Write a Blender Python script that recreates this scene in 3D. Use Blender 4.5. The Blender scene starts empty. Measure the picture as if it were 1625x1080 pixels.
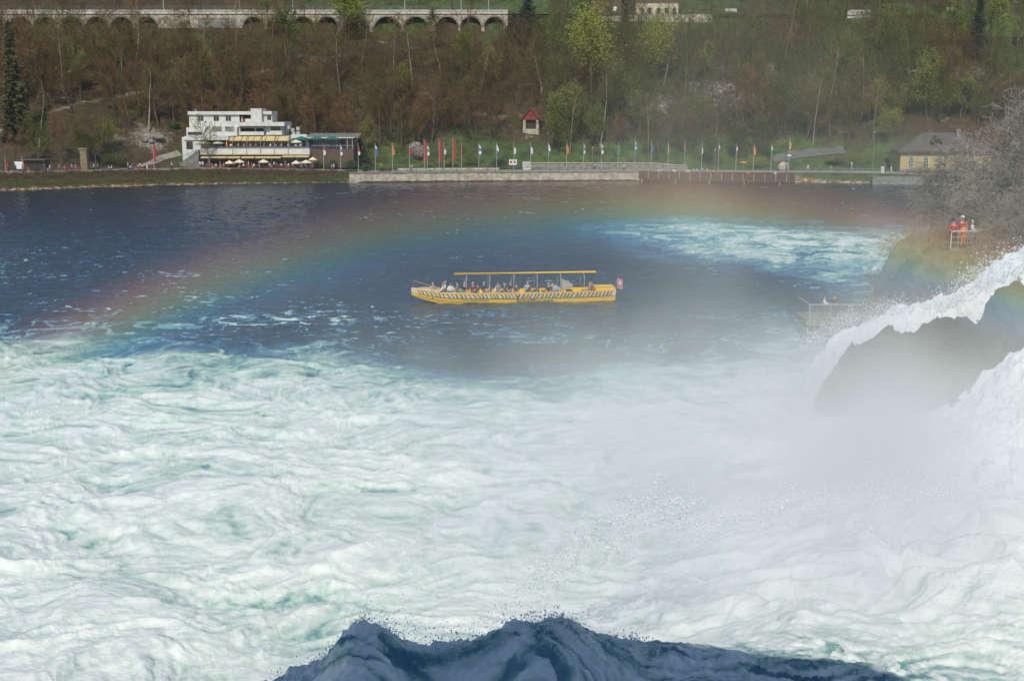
import bpy, bmesh, math, random
import numpy as np
from mathutils import Vector, Matrix
R = math.radians
scene = bpy.context.scene
C = scene.collection
rnd = random.Random(7)

# ------------------------------------------------------------------ camera
FPX, CXP, CYP = 1900.0, 812.5, 540.0          # focal length and centre of the 1625 x 1080 photograph
CAMZ, PITCH = 16.0, math.atan(362 / 1900.0)
cp, sp = math.cos(PITCH), math.sin(PITCH)
cam = bpy.data.cameras.new('camera'); camo = bpy.data.objects.new('camera', cam); C.objects.link(camo)
camo.location = (0, 0, CAMZ); camo.rotation_euler = (math.pi / 2 - PITCH, 0, 0)
cam.sensor_width = 36; cam.lens = 36 * FPX / 1625; cam.clip_end = 3000; cam.clip_start = 0.5
scene.camera = camo

# ------------------------------------------------------------------ light
SUN_EL, ANTI_AZ = R(46.35), R(4.9)               # the sun stands behind the viewer
anti = Vector((math.sin(ANTI_AZ) * math.cos(SUN_EL), math.cos(ANTI_AZ) * math.cos(SUN_EL), -math.sin(SUN_EL)))
world = bpy.data.worlds.new('World'); scene.world = world; world.use_nodes = True
wn = world.node_tree
sky = wn.nodes.new('ShaderNodeTexSky'); sky.sky_type = 'NISHITA'; sky.sun_disc = False
sky.sun_elevation = SUN_EL; sky.sun_rotation = math.pi + ANTI_AZ
sky.altitude = 400; sky.air_density = 1.0; sky.dust_density = 0.3; sky.ozone_density = 2.4
wn.links.new(sky.outputs[0], wn.nodes['Background'].inputs[0]); wn.nodes['Background'].inputs[1].default_value = 0.125
sun = bpy.data.lights.new('sun', 'SUN'); suno = bpy.data.objects.new('sun', sun); C.objects.link(suno)
sun.energy = 3.6; sun.angle = R(0.5); sun.color = (1.0, 0.94, 0.81)
suno.rotation_euler = anti.to_track_quat('-Z', 'Y').to_euler(); suno.location = (0, -60, 80)
scene.view_settings.view_transform = 'Standard'; scene.view_settings.look = 'None'
scene.view_settings.gamma = 1; scene.view_settings.exposure = 0.0
scene.view_settings.use_curve_mapping = False
cy = scene.cycles
cy.volume_bounces = 2; cy.max_bounces = 6; cy.diffuse_bounces = 2; cy.glossy_bounces = 3; cy.transparent_max_bounces = 8
cy.volume_step_rate = 1.0; cy.volume_max_steps = 128
cy.use_denoising = True; cy.use_adaptive_sampling = True; cy.adaptive_threshold = 0.02
cy.sample_clamp_indirect = 6

# ------------------------------------------------------------------ measuring the photograph
def ray(px, py):
    u = (px - CXP) / FPX; v = (CYP - py) / FPX
    return u, cp + v * sp, -sp + v * cp
def at(px, py, Y):                               # the point on that sight line Y metres out
    a, b, c = ray(px, py); t = Y / b
    return Vector((a * t, Y, CAMZ + c * t))
def onz(px, py, z=0.0):                          # the point on that sight line at height z
    a, b, c = ray(px, py); t = (z - CAMZ) / c
    return Vector((a * t, b * t, z))
def xat(px, Y, z):                               # x of the plane through column px at distance Y, height z
    return (px - CXP) / FPX * (Y * cp + (CAMZ - z) * sp)

# ------------------------------------------------------------------ noise for geometry
def _hash(ix, iy, seed):
    h = (ix.astype(np.int64) * 374761393 + iy.astype(np.int64) * 668265263 + seed * 2246822519) & 0xffffffff
    h = ((h ^ (h >> 13)) * 1274126177) & 0xffffffff
    h = ((h ^ (h >> 16)) * 2654435761) & 0xffffffff
    return (h ^ (h >> 15)) & 0xffffffff
def gn(x, y, seed=0):
    x = np.asarray(x, float); y = np.asarray(y, float)
    x0 = np.floor(x); y0 = np.floor(y); fx = x - x0; fy = y - y0
    u = fx ** 3 * (fx * (fx * 6 - 15) + 10); v = fy ** 3 * (fy * (fy * 6 - 15) + 10)
    def g(dx, dy):
        a = _hash(x0 + dx, y0 + dy, seed) * (2 * math.pi / 4294967296.0)
        return np.cos(a) * (fx - dx) + np.sin(a) * (fy - dy)
    a = g(0, 0); b = g(1, 0); c = g(0, 1); d = g(1, 1)
    return ((a + (b - a) * u) * (1 - v) + (c + (d - c) * u) * v) * 1.5
def fbm(x, y, o=4, seed=0, gain=.5):
    s = 0; a = 1.0; n = 0
    for i in range(o):
        s = s + a * gn(x, y, seed + i * 17); n += a
        c_, s_ = .8, .6
        x, y = (x * c_ - y * s_) * 2.03 + 3.1, (x * s_ + y * c_) * 2.03 + 1.7; a *= gain
    return s / n
def ridge(x, y, o=3, seed=0, gain=.5):
    s = 0; a = 1.0; n = 0
    for i in range(o):
        s = s + a * (1 - np.abs(gn(x, y, seed + i * 31)) * 2.2); n += a
        x, y = (x * .8 - y * .6) * 2.1 + 5.1, (x * .6 + y * .8) * 2.1 - 2.7; a *= gain
    return s / n
def sst(a, b, x):
    t = np.clip((np.asarray(x, float) - a) / (b - a), 0, 1); return t * t * (3 - 2 * t)
def gauss(x, y, cx, cy_, sx, sy): return np.exp(-((x - cx) / sx) ** 2 - ((y - cy_) / sy) ** 2)

# ------------------------------------------------------------------ object helpers
def link(o, parent=None, kind=None, label=None, cat=None, group=None):
    C.objects.link(o)
    if parent is not None: o.parent = parent
    if kind: o['kind'] = kind
    if label: o['label'] = label
    if cat: o['category'] = cat
    if group: o['group'] = group
    return o
def thing(name, label, cat, loc=(0, 0, 0), rz=0.0, group=None):
    o = bpy.data.objects.new(name, None); o.empty_display_size = .3
    o.location = loc; o.rotation_euler = (0, 0, rz)
    return link(o, None, None, label, cat, group)
def grid_mesh(name, X, Y, Z, mat=None, smooth=True, attrs=None, flip=False, keep=None):
    n, m = X.shape
    me = bpy.data.meshes.new(name)
    me.vertices.add(n * m); me.vertices.foreach_set('co', np.stack([X, Y, Z], -1).reshape(-1).astype(np.float32))
    i = np.arange(n * m).reshape(n, m)
    q = np.stack([i[:-1, :-1], i[:-1, 1:], i[1:, 1:], i[1:, :-1]], -1).reshape(-1, 4)
    if keep is not None: q = q[keep[:-1, :-1].reshape(-1)]
    if flip: q = q[:, ::-1]
    me.loops.add(q.size); me.loops.foreach_set('vertex_index', q.reshape(-1).astype(np.int32))
    me.polygons.add(len(q)); me.polygons.foreach_set('loop_start', np.arange(0, q.size, 4, dtype=np.int32))
    me.polygons.foreach_set('use_smooth', np.full(len(q), smooth))
    for k, v in (attrs or {}).items():
        a = me.attributes.new(k, 'FLOAT', 'POINT'); a.data.foreach_set('value', v.reshape(-1).astype(np.float32))
    me.update(calc_edges=True); me.validate()
    if mat: me.materials.append(mat)
    return bpy.data.objects.new(name, me)
def raw_mesh(name, V, Fq, k, mat=None, smooth=False, attrs=None):
    me = bpy.data.meshes.new(name)
    me.vertices.add(len(V)); me.vertices.foreach_set('co', np.asarray(V, np.float32).reshape(-1))
    Fq = np.asarray(Fq, np.int32)
    me.loops.add(Fq.size); me.loops.foreach_set('vertex_index', Fq.reshape(-1))
    me.polygons.add(len(Fq)); me.polygons.foreach_set('loop_start', np.arange(0, Fq.size, k, dtype=np.int32))
    me.polygons.foreach_set('use_smooth', np.full(len(Fq), smooth))
    for kk, v in (attrs or {}).items():
        a = me.attributes.new(kk, 'FLOAT', 'POINT'); a.data.foreach_set('value', np.asarray(v, np.float32).reshape(-1))
    me.update(calc_edges=True)
    if mat: me.materials.append(mat)
    return me

class MB:
    """collects boxes, tubes and faces, built as ONE mesh"""
    def __init__(s): s.v = []; s.f = []
    def box(s, x0, x1, y0, y1, z0, z1):
        b = len(s.v)
        for z in (z0, z1):
            for (x, y) in ((x0, y0), (x1, y0), (x1, y1), (x0, y1)): s.v.append((x, y, z))
        for q in ((0, 3, 2, 1), (4, 5, 6, 7), (0, 1, 5, 4), (1, 2, 6, 5), (2, 3, 7, 6), (3, 0, 4, 7)): s.f.append([b + k for k in q])
        return s
    def tube(s, pts, rad, n=6, cap=True):
        pts = [Vector(p) for p in pts]; b0 = len(s.v)
        if not hasattr(rad, '__len__'): rad = [rad] * len(pts)
        for i, p in enumerate(pts):
            d = (pts[min(i + 1, len(pts) - 1)] - pts[max(i - 1, 0)]).normalized()
            a = d.cross(Vector((0, 0, 1)) if abs(d.z) < .9 else Vector((1, 0, 0))).normalized(); c = d.cross(a)
            for k in range(n):
                t = 2 * math.pi * k / n; s.v.append(tuple(p + (a * math.cos(t) + c * math.sin(t)) * rad[i]))
        for i in range(len(pts) - 1):
            for k in range(n):
                s.f.append([b0 + i * n + k, b0 + i * n + (k + 1) % n, b0 + (i + 1) * n + (k + 1) % n, b0 + (i + 1) * n + k])
        if cap:
            s.f.append([b0 + k for k in range(n)][::-1]); s.f.append([b0 + (len(pts) - 1) * n + k for k in range(n)])
        return s
    def prism(s, poly, y0, y1):                      # polygon in x,z run along y
        b = len(s.v); n = len(poly)
        for y in (y0, y1):
            for (x, z) in poly: s.v.append((x, y, z))
        s.f.append([b + k for k in range(n)]); s.f.append([b + n + k for k in range(n)][::-1])
        for k in range(n): s.f.append([b + k, b + (k + 1) % n, b + n + (k + 1) % n, b + n + k][::-1])
        return s
    def cone(s, c, r, h, n=8, droop=0.0):
        b = len(s.v); s.v.append((c[0], c[1], c[2] + h))
        for k in range(n):
            t = 2 * math.pi * (k + .5) / n; s.v.append((c[0] + r * math.cos(t), c[1] + r * math.sin(t), c[2]))
        for k in range(n):
            t = 2 * math.pi * (k + .5) / n; s.v.append((c[0] + r * .98 * math.cos(t), c[1] + r * .98 * math.sin(t), c[2] - droop - .03))
        s.v.append((c[0], c[1], c[2] + h * .9 - .05))
        for k in range(n):
            k2 = (k + 1) % n
            s.f.append([b, b + 1 + k, b + 1 + k2]); s.f.append([b + 1 + k, b + 1 + n + k, b + 1 + n + k2, b + 1 + k2])
            s.f.append([b + 2 * n + 1, b + 1 + n + k2, b + 1 + n + k])
        return s
    def face(s, pts):
        b = len(s.v); s.v += [tuple(p) for p in pts]; s.f.append(list(range(b, b + len(pts)))); return s
    def ball(s, c, rx, ry=None, rz=None, n=8, m=6):
        ry = ry or rx; rz = rz or rx; b = len(s.v)
        for j in range(1, m):
            t = math.pi * j / m
            for k in range(n):
                a = 2 * math.pi * k / n
                s.v.append((c[0] + rx * math.sin(t) * math.cos(a), c[1] + ry * math.sin(t) * math.sin(a), c[2] + rz * math.cos(t)))
        top = len(s.v); s.v.append((c[0], c[1], c[2] + rz)); s.v.append((c[0], c[1], c[2] - rz))
        for j in range(m - 2):
            for k in range(n):
                k2 = (k + 1) % n; s.f.append([b + j * n + k, b + (j + 1) * n + k, b + (j + 1) * n + k2, b + j * n + k2])
        for k in range(n):
            k2 = (k + 1) % n; s.f.append([top, b + k, b + k2]); s.f.append([top + 1, b + (m - 2) * n + k2, b + (m - 2) * n + k])
        return s
    def mesh(s, name, mat, smooth=False):
        me = bpy.data.meshes.new(name); me.from_pydata(s.v, [], s.f)
        if smooth: me.polygons.foreach_set('use_smooth', [True] * len(me.polygons))
        me.update()
        if mat: me.materials.append(mat)
        return me
    def build(s, name, mat, parent=None, smooth=False, loc=None, **kw):
        o = bpy.data.objects.new(name, s.mesh(name, mat, smooth))
        if loc is not None: o.location = loc
        return link(o, parent, **kw)
def bx(name, mat, parent, *b, **kw): return MB().box(*b).build(name, mat, parent, **kw)
def copy_tree(o, parent=None):
    c = o.copy(); C.objects.link(c)
    if parent is not None: c.parent = parent
    for ch in [k for k in KIDS.get(o.name, [])]: copy_tree(ch, c)
    return c
KIDS = {}
def note_kids(o):
    KIDS[o.name] = [k for k in C.objects if k.parent == o]
    for k in KIDS[o.name]: note_kids(k)

# ------------------------------------------------------------------ materials
def nodes(m): m.use_nodes = True; return m.node_tree, m.node_tree.nodes['Principled BSDF']
def mat(name, col, rough=.6, col2=None, scale=3.0, bump=0.0, metal=0.0, rand=0.0, spec=None, detail=4):
    m = bpy.data.materials.new(name); nt, b = nodes(m)
    b.inputs['Roughness'].default_value = rough; b.inputs['Metallic'].default_value = metal
    if spec is not None: b.inputs['Specular IOR Level'].default_value = spec
    if col2 is None: col2 = tuple(c * .75 for c in col)
    tc = nt.nodes.new('ShaderNodeTexCoord')
    n = nt.nodes.new('ShaderNodeTexNoise'); n.inputs['Scale'].default_value = scale; n.inputs['Detail'].default_value = detail
    nt.links.new(tc.outputs['Object'], n.inputs['Vector'])
    r = nt.nodes.new('ShaderNodeValToRGB'); r.color_ramp.elements[0].position = .35; r.color_ramp.elements[1].position = .65
    r.color_ramp.elements[0].color = (*col2, 1); r.color_ramp.elements[1].color = (*col, 1)
    nt.links.new(n.outputs[0], r.inputs[0]); out = r.outputs[0]
    if rand:
        oi = nt.nodes.new('ShaderNodeObjectInfo'); h = nt.nodes.new('ShaderNodeHueSaturation')
        mr = nt.nodes.new('ShaderNodeMapRange'); mr.inputs[3].default_value = 1 - rand; mr.inputs[4].default_value = 1 + rand
        nt.links.new(oi.outputs['Random'], mr.inputs[0]); nt.links.new(mr.outputs[0], h.inputs['Value'])
        m2 = nt.nodes.new('ShaderNodeMath'); m2.operation = 'MULTIPLY_ADD'; m2.inputs[1].default_value = -.05; m2.inputs[2].default_value = .525
        nt.links.new(oi.outputs['Random'], m2.inputs[0]); nt.links.new(m2.outputs[0], h.inputs['Hue'])
        nt.links.new(out, h.inputs['Color']); out = h.outputs[0]
    nt.links.new(out, b.inputs['Base Color'])
    if bump:
        bp = nt.nodes.new('ShaderNodeBump'); bp.inputs['Strength'].default_value = bump; bp.inputs['Distance'].default_value = .05
        nt.links.new(n.outputs[0], bp.inputs['Height']); nt.links.new(bp.outputs[0], b.inputs['Normal'])
    return m
M = {}
def mm(key, *a, **k):
    if key not in M: M[key] = mat(key, *a, **k)
    return M[key]
mm('white_wall', (.62, .61, .57), .8, (.50, .49, .45), .8)
mm('cream', (.58, .50, .33), .8, (.5, .42, .27), 1.5)
mm('glass_dark', (.03, .035, .035), .12, (.015, .02, .02), .6)
mm('interior_dark', (.035, .03, .026), .8)  # near-black stands in for the shade inside recesses, openings and open huts
mm('awning', (.62, .47, .22), .8, (.55, .41, .18), 2)
mm('parasol', (.72, .64, .44), .8, (.64, .56, .38), 2)
mm('green_cloth', (.01, .16, .12), .7)
mm('orange_cloth', (.75, .25, .03), .7)
mm('steel', (.35, .36, .37), .4, metal=.6)
mm('pale_metal', (.42, .42, .40), .5)
mm('dark_metal', (.06, .06, .06), .5)
mm('red_cloth', (.42, .02, .025), .7, (.3, .015, .02))
mm('red_paint', (.26, .035, .025), .7, (.18, .025, .02), 2)
mm('white_cloth', (.75, .76, .78), .8)
mm('blue_cloth', (.05, .15, .42), .7)
mm('yellow_flag', (.75, .45, .05), .7)
mm('green_flag', (.03, .25, .1), .7)
mm('stone_pale', (.50, .43, .33), .9, (.27, .24, .18), 1.1, .4)
mm('stone_grey', (.26, .25, .22), .9, (.13, .125, .11), 1.6, .5)
mm('asphalt', (.13, .125, .115), .9, (.09, .085, .08), .5)
mm('gravel', (.30, .27, .23), .95, (.22, .2, .17), .8)
mm('wood_brown', (.12, .07, .045), .8, (.07, .045, .03), 4)
mm('roof_grey', (.11, .095, .08), .85, (.075, .065, .055), 2)
mm('roof_red', (.22, .06, .04), .8, (.14, .04, .03), 2)
mm('yellow_wall', (.42, .33, .16), .85, (.43, .32, .13), 1)
mm('bark', (.13, .10, .075), .9, (.06, .045, .035), 3, rand=.35)
mm('bark_pale', (.30, .27, .22), .9, (.17, .15, .12), 3, rand=.2)
mm('bark_grey', (.20, .18, .165), .9, (.10, .09, .08), 5, rand=.3)
mm('twig_brown', (.175, .105, .030), .9, (.06, .036, .010), .5, rand=.45)
mm('twig_grey', (.19, .145, .05), .9, (.08, .06, .02), .5, rand=.35)
mm('twig_olive', (.155, .15, .022), .9, (.075, .072, .010), .5, rand=.35)
mm('twig_wet', (.33, .28, .23), .9, (.17, .14, .11), 1.5, rand=.3)
mm('leaf_lime', (.25, .27, .025), .7, (.14, .16, .015), .9, rand=.2)
mm('leaf_olive', (.19, .20, .03), .8, (.10, .11, .018), .9, rand=.3)
mm('leaf_green', (.045, .09, .018), .7, (.02, .045, .01), 1.5, rand=.3)
mm('needle_dark', (.018, .035, .016), .8, (.008, .018, .008), .8, rand=.25)
mm('needle_olive', (.075, .08, .02), .8, (.03, .036, .012), .8, rand=.2)
mm('blossom', (.60, .50, .46), .8, (.42, .30, .27), 2)
mm('blossom_white', (.62, .62, .58), .8, (.4, .4, .36), 2)
mm('skin', (.52, .30, .21), .6, (.46, .26, .18))
mm('boat_yellow', (.86, .51, .012), .35, (.78, .45, .01), 1.0)
mm('boat_black', (.03, .03, .015), .4)
mm('boat_white', (.75, .74, .68), .5)
mm('varnish', (.35, .2, .12), .5)
mm('letter_dark', (.05, .045, .02), .6)
mm('sandstone', (.26, .19, .10), .9, (.15, .11, .06), 1.2)
mm('tarp', (.42, .38, .30), .8)
# ------------------------------------------------------------------ the land
_s = [onz(px, py, 0) for px, py in ((-500, 309), (-200, 306), (0, 303), (150, 297.5), (300, 293), (450, 291.5), (585, 290), (800, 288), (1010, 287), (1250, 289.5), (1420, 292), (1625, 300), (2100, 306))]
SX = [p.x for p in _s]; SY = [p.y for p in _s]
def shore(x): return np.interp(x, SX, SY)
X570, X1010, X1262 = xat(575, 285, 0), xat(1008, 285, 0), xat(1262, 280, 0)
def path_z(x): return np.interp(x, [-110, -70, -40, 60], [3.2, 2.9, 2.2, 2.0])
def ybase(x): return shore(x) + np.interp(x, [-120, -60, -30, 20, 60, 90, 110], [21, 24, 31, 26, 22, 30, 36])
HQ = [-1, 0, .05, .12, .5, .9, .985, 1.035, 1.09, 1.3, 2.5, 5]
HZ = [0, 0, .8, 4.2, 22.0, 34.6, 36.4, 42.3, 43.3, 49, 75, 110]
def th(x, y, fine=True):
    x = np.asarray(x, float); y = np.asarray(y, float)
    s = y - shore(x); zp = path_z(x)
    w = np.interp(x, [X570 - 4, X570, X1010, X1010 + 6, X1262, X1262 + 8], [9, .9, .9, 3, 3, 6])
    z = np.where(s < w, -1.2 + (zp + 1.2) * np.clip((s + 1.2) / (w + 1.2), 0, 1) ** .8, zp)
    yb = ybase(x); q = (y - yb) / (380 - yb)
    z = z + np.interp(q, HQ, HZ)
    # gentle lawn between the promenade and the wood
    z = z + 1.8 * gauss(x, y, xat(720, 300, 3), 304, 30, 7) * sst(0, .03, q + .02)
    k = sst(.02, .3, q)
    if fine: z = z + k * (1 - .8 * sst(.82, .95, q) * (1 - sst(1.1, 1.3, q))) * (fbm(x / 26, y / 26, 4, 5) * 3.2 + fbm(x / 5, y / 5, 2, 9) * .5)
    return z
def thz(x, y): return float(th(x, y))
def hill_point(px, py):                     # where a sight line meets the land
    a, b, c = ray(px, py)
    for Y in np.arange(268, 620, 1.0):
        t = Y / b
        if CAMZ + c * t < thz(a * t, Y): return Vector((a * t, Y, thz(a * t, Y)))
    return Vector((a * 620 / b, 620, thz(a * 620 / b, 620)))

gx = np.concatenate([np.linspace(-420, -140, 60), np.linspace(-139, 139, 560), np.linspace(140, 420, 60)])
gy = np.concatenate([np.linspace(243, 312, 170), np.linspace(312.6, 440, 210), np.linspace(442, 760, 70)])
GX, GY = np.meshgrid(gx, gy); GZ = th(GX, GY)
# grassy places, surveyed as (column, row, spread x, spread y, amount)
grass = np.zeros_like(GX)
for (px, py, sx, sy, am) in ((215, 62, 34, 10, 1), (140, 62, 20, 7, .8), (930, 2, 40, 14, 1.4), (700, 5, 60, 20, 1), (1520, 60, 30, 22, .9), (1600, 90, 18, 14, 1.1),
                             (1350, 268, 24, 7, 1.5), (1270, 262, 14, 6, 1), (1290, 270, 30, 6, 1.3), (1180, 255, 30, 5, .8), (690, 258, 22, 9, 1.0), (600, 262, 16, 6, .9), (780, 260, 18, 6, .7),
                             (900, 258, 26, 5, 1.1), (1000, 258, 22, 4, .9), (300, 255, 6, 5, .8), (1400, 20, 50, 14, .5), (1050, 45, 30, 10, .6), (860, 50, 20, 8, .5), (460, 90, 25, 14, .3)):
    p = hill_point(px, py); grass += am * gauss(GX, GY, p.x, p.y, sx, max(sy * 1.3, 5))
S_ = GY - shore(GX)
grass += .9 * (1 - sst(8, 10, S_)) * sst(1.5, 4, S_) * (GX < X570) * (.6 + .8 * fbm(GX / 6, GY / 6, 3, 3))
grass += .8 * (1 - sst(5, 7, S_)) * (GX > X1262)
grass *= .72 + .9 * fbm(GX / 7, GY / 7, 3, 21)
Q_ = (GY - ybase(GX)) / (380 - ybase(GX))
rocky = sst(.28, .5, fbm(GX / 9, GY / 6, 4, 44)) * sst(.05, .2, Q_) * (1 - sst(.9, 1, Q_)) * .38
for px, py, s in ((1155, 155, 5), (240, 225, 4), (40, 110, 0.1), (500, 95, 5), (1465, 140, 4), (1530, 115, 6), (1030, 170, 4)):
    p = hill_point(px, py); rocky += 1.1 * gauss(GX, GY, p.x, p.y, s, s * .8)
tr = np.zeros_like(GX)                      # the footpath climbing through the wood on the left
tp = [hill_point(px, py) for px, py in ((60, 183), (110, 170), (160, 160), (215, 150), (260, 141), (310, 134), (380, 122), (440, 110))]
for a, b in zip(tp[:-1], tp[1:]):
    d = np.array([b.x - a.x, b.y - a.y]); L = (d ** 2).sum(); t = np.clip(((GX - a.x) * d[0] + (GY - a.y) * d[1]) / L, 0, 1)
    tr = np.maximum(tr, 1 - sst(.3, .9, np.hypot(GX - a.x - t * d[0], GY - a.y - t * d[1])))
shingle = sst(-1.0, -.2, S_) * (1 - sst(1.2, 2.6, S_)) * ((GX < X570) | (GX > X1262))

bank = sst(3.6, 5.5, S_) * (1 - sst(8.6, 9.6, S_)) * (GX < X570) * .95
def land_material():
    m = bpy.data.materials.new('hillside_ground'); nt, b = nodes(m); L = nt.links
    tc = nt.nodes.new('ShaderNodeTexCoord')
    def noise(s, d=5):
        n = nt.nodes.new('ShaderNodeTexNoise'); n.inputs['Scale'].default_value = s; n.inputs['Detail'].default_value = d; L.new(tc.outputs['Object'], n.inputs['Vector']); return n.outputs[0]
    def ramp(src, *st):
        r = nt.nodes.new('ShaderNodeValToRGB'); e = r.color_ramp.elements
        while len(e) < len(st): e.new(.5)
        for k, (p, c) in enumerate(st): e[k].position = p; e[k].color = (*c, 1)
        L.new(src, r.inputs[0]); return r.outputs[0]
    def mix(f, a, c):
        x = nt.nodes.new('ShaderNodeMix'); x.data_type = 'RGBA'; L.new(f, x.inputs[0]); L.new(a, x.inputs[6]); L.new(c, x.inputs[7]); return x.outputs[2]
    def attr(n):
        a = nt.nodes.new('ShaderNodeAttribute'); a.attribute_name = n; return a.outputs['Fac']
    def sharpen(src, n, k=.6):
        x = nt.nodes.new('ShaderNodeMath'); x.operation = 'MULTIPLY_ADD'; L.new(n, x.inputs[0]); x.inputs[1].default_value = k; L.new(src, x.inputs[2])
        y = nt.nodes.new('ShaderNodeMapRange'); L.new(x.outputs[0], y.inputs[0]); y.inputs[1].default_value = .55; y.inputs[2].default_value = .95; return y.outputs[0]
    lit = ramp(noise(.6, 8), (.3, (.018, .011, .006)), (.5, (.052, .030, .013)), (.72, (.10, .056, .024)))
    big = ramp(noise(.045, 4), (.35, (.036, .036, .012)), (.6, (.062, .034, .015)))
    x = nt.nodes.new('ShaderNodeMix'); x.data_type = 'RGBA'; x.inputs[0].default_value = .4; L.new(lit, x.inputs[6]); L.new(big, x.inputs[7])
    base = x.outputs[2]
    gr = ramp(noise(.5, 7), (.3, (.018, .032, .008)), (.5, (.045, .08, .014)), (.7, (.08, .11, .022)))
    rk = ramp(noise(1.5, 8), (.35, (.05, .04, .03)), (.6, (.26, .22, .17)))
    pt = ramp(noise(.8), (.35, (.09, .07, .05)), (.65, (.30, .25, .19)))
    n = noise(1.2, 6)
    c = mix(sharpen(attr('grass'), n), base, gr); c = mix(sharpen(attr('rocky'), n, .9), c, rk); c = mix(attr('track'), c, pt)
    sh = ramp(noise(1.3, 8), (.35, (.10, .065, .03)), (.5, (.2, .13, .06)), (.62, (.45, .38, .28)))
    c = mix(attr('bank'), c, ramp(noise(1.6, 7), (.3, (.018, .013, .009)), (.6, (.055, .042, .022)), (.75, (.09, .075, .03)))); c = mix(attr('shingle'), c, sh)
    L.new(c, b.inputs['Base Color']); b.inputs['Roughness'].default_value = .95
    bp = nt.nodes.new('ShaderNodeBump'); bp.inputs['Strength'].default_value = .6; bp.inputs['Distance'].default_value = .4; L.new(noise(1.1, 8), bp.inputs['Height']); L.new(bp.outputs[0], b.inputs['Normal'])
    return m
land = grid_mesh('hillside', GX, GY, GZ, land_material(), attrs=dict(grass=grass, rocky=rocky, track=tr * .8, shingle=shingle, bank=bank)); link(land, kind='structure')

# promenade and roads lie just above the land
def ribbon(name, m, pts, width, dz=.03, res=None, kind='structure', across=3, flat=None):
    P = [Vector(p[:2]) for p in pts]; Q = []
    for a, b in zip(P[:-1], P[1:]):
        n = max(1, int((b - a).length / 1.5)); Q += [a + (b - a) * k / n for k in range(n)]
    Q.append(P[-1]); rows = []
    for i, q in enumerate(Q):
        d = (Q[min(i + 1, len(Q) - 1)] - Q[max(i - 1, 0)]).normalized(); nrm = Vector((-d.y, d.x))
        rows.append([(q + nrm * width * (k / (across - 1) - .5)) for k in range(across)])
    A = np.array([[tuple(v) for v in r] for r in rows]); Z = th(A[..., 0], A[..., 1]) + dz if flat is None else flat(A[..., 0]) + dz
    o = grid_mesh(name, A[..., 0], A[..., 1], Z, m, flip=True); return link(o, kind=kind)
pxs = np.linspace(-180, 150, 120)
prow = np.array([[(x, float(shore(x)) + float(np.interp(x, [X570 - 4, X570, X1262, X1262 + 8], [9.2, 1.2, 4, 6.5])) + w) for w in (0, 5, 10.5)] for x in pxs])
ps = grid_mesh('promenade', prow[..., 0], prow[..., 1], path_z(prow[..., 0]) + .04, M['gravel'], flip=True); link(ps, kind='structure')
ribbon('road', M['asphalt'], [hill_point(1226, 256), hill_point(1262, 250), hill_point(1300, 245), hill_point(1340, 241)], 2.8, .3, across=6)
ribbon('path', M['gravel'], [hill_point(175, 274), hill_point(225, 264), hill_point(255, 256), hill_point(285, 244)], 1.8, .2, across=5)

# ------------------------------------------------------------------ the river
def aer_zones(X, Y):
    """how churned (0 calm .. 1 boiling) the basin is"""
    U = X / Y
    ub = [-.6, -.43, -.3, -.2, -.1, 0, .08, .16, .3, .45, .7]
    edge = np.interp(U, ub, [88, 86, 84, 79, 73, 72, 73, 78, 86, 92, 95])
    w = fbm(X / 14, Y / 14, 4, 71) * 15 + fbm(X / 4, Y / 4, 3, 72) * 3
    boil = 1 - sst(-15, 13, Y + w - edge)
    yy = Y + fbm(X / 12, Y / 20, 3, 75) * 16
    xx = X + fbm(X / 14, Y / 14, 3, 76) * 8
    tongue = sst(-10, 20, xx) * np.exp(-np.abs((yy - np.interp(xx, [-5, 20, 45], [168, 158, 138])) / np.interp(xx, [-5, 20, 45], [17, 32, 36])) ** 3) * (1 - sst(58, 80, xx))
    return boil, tongue
def smooth_tab(x, xp, fp):
    t = np.linspace(-14, 24, 760); v = np.interp(t, xp, fp); k = np.hanning(19); k /= k.sum(); v = np.convolve(np.pad(v, 9, 'edge'), k, 'valid'); return np.interp(x, t, v)
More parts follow.
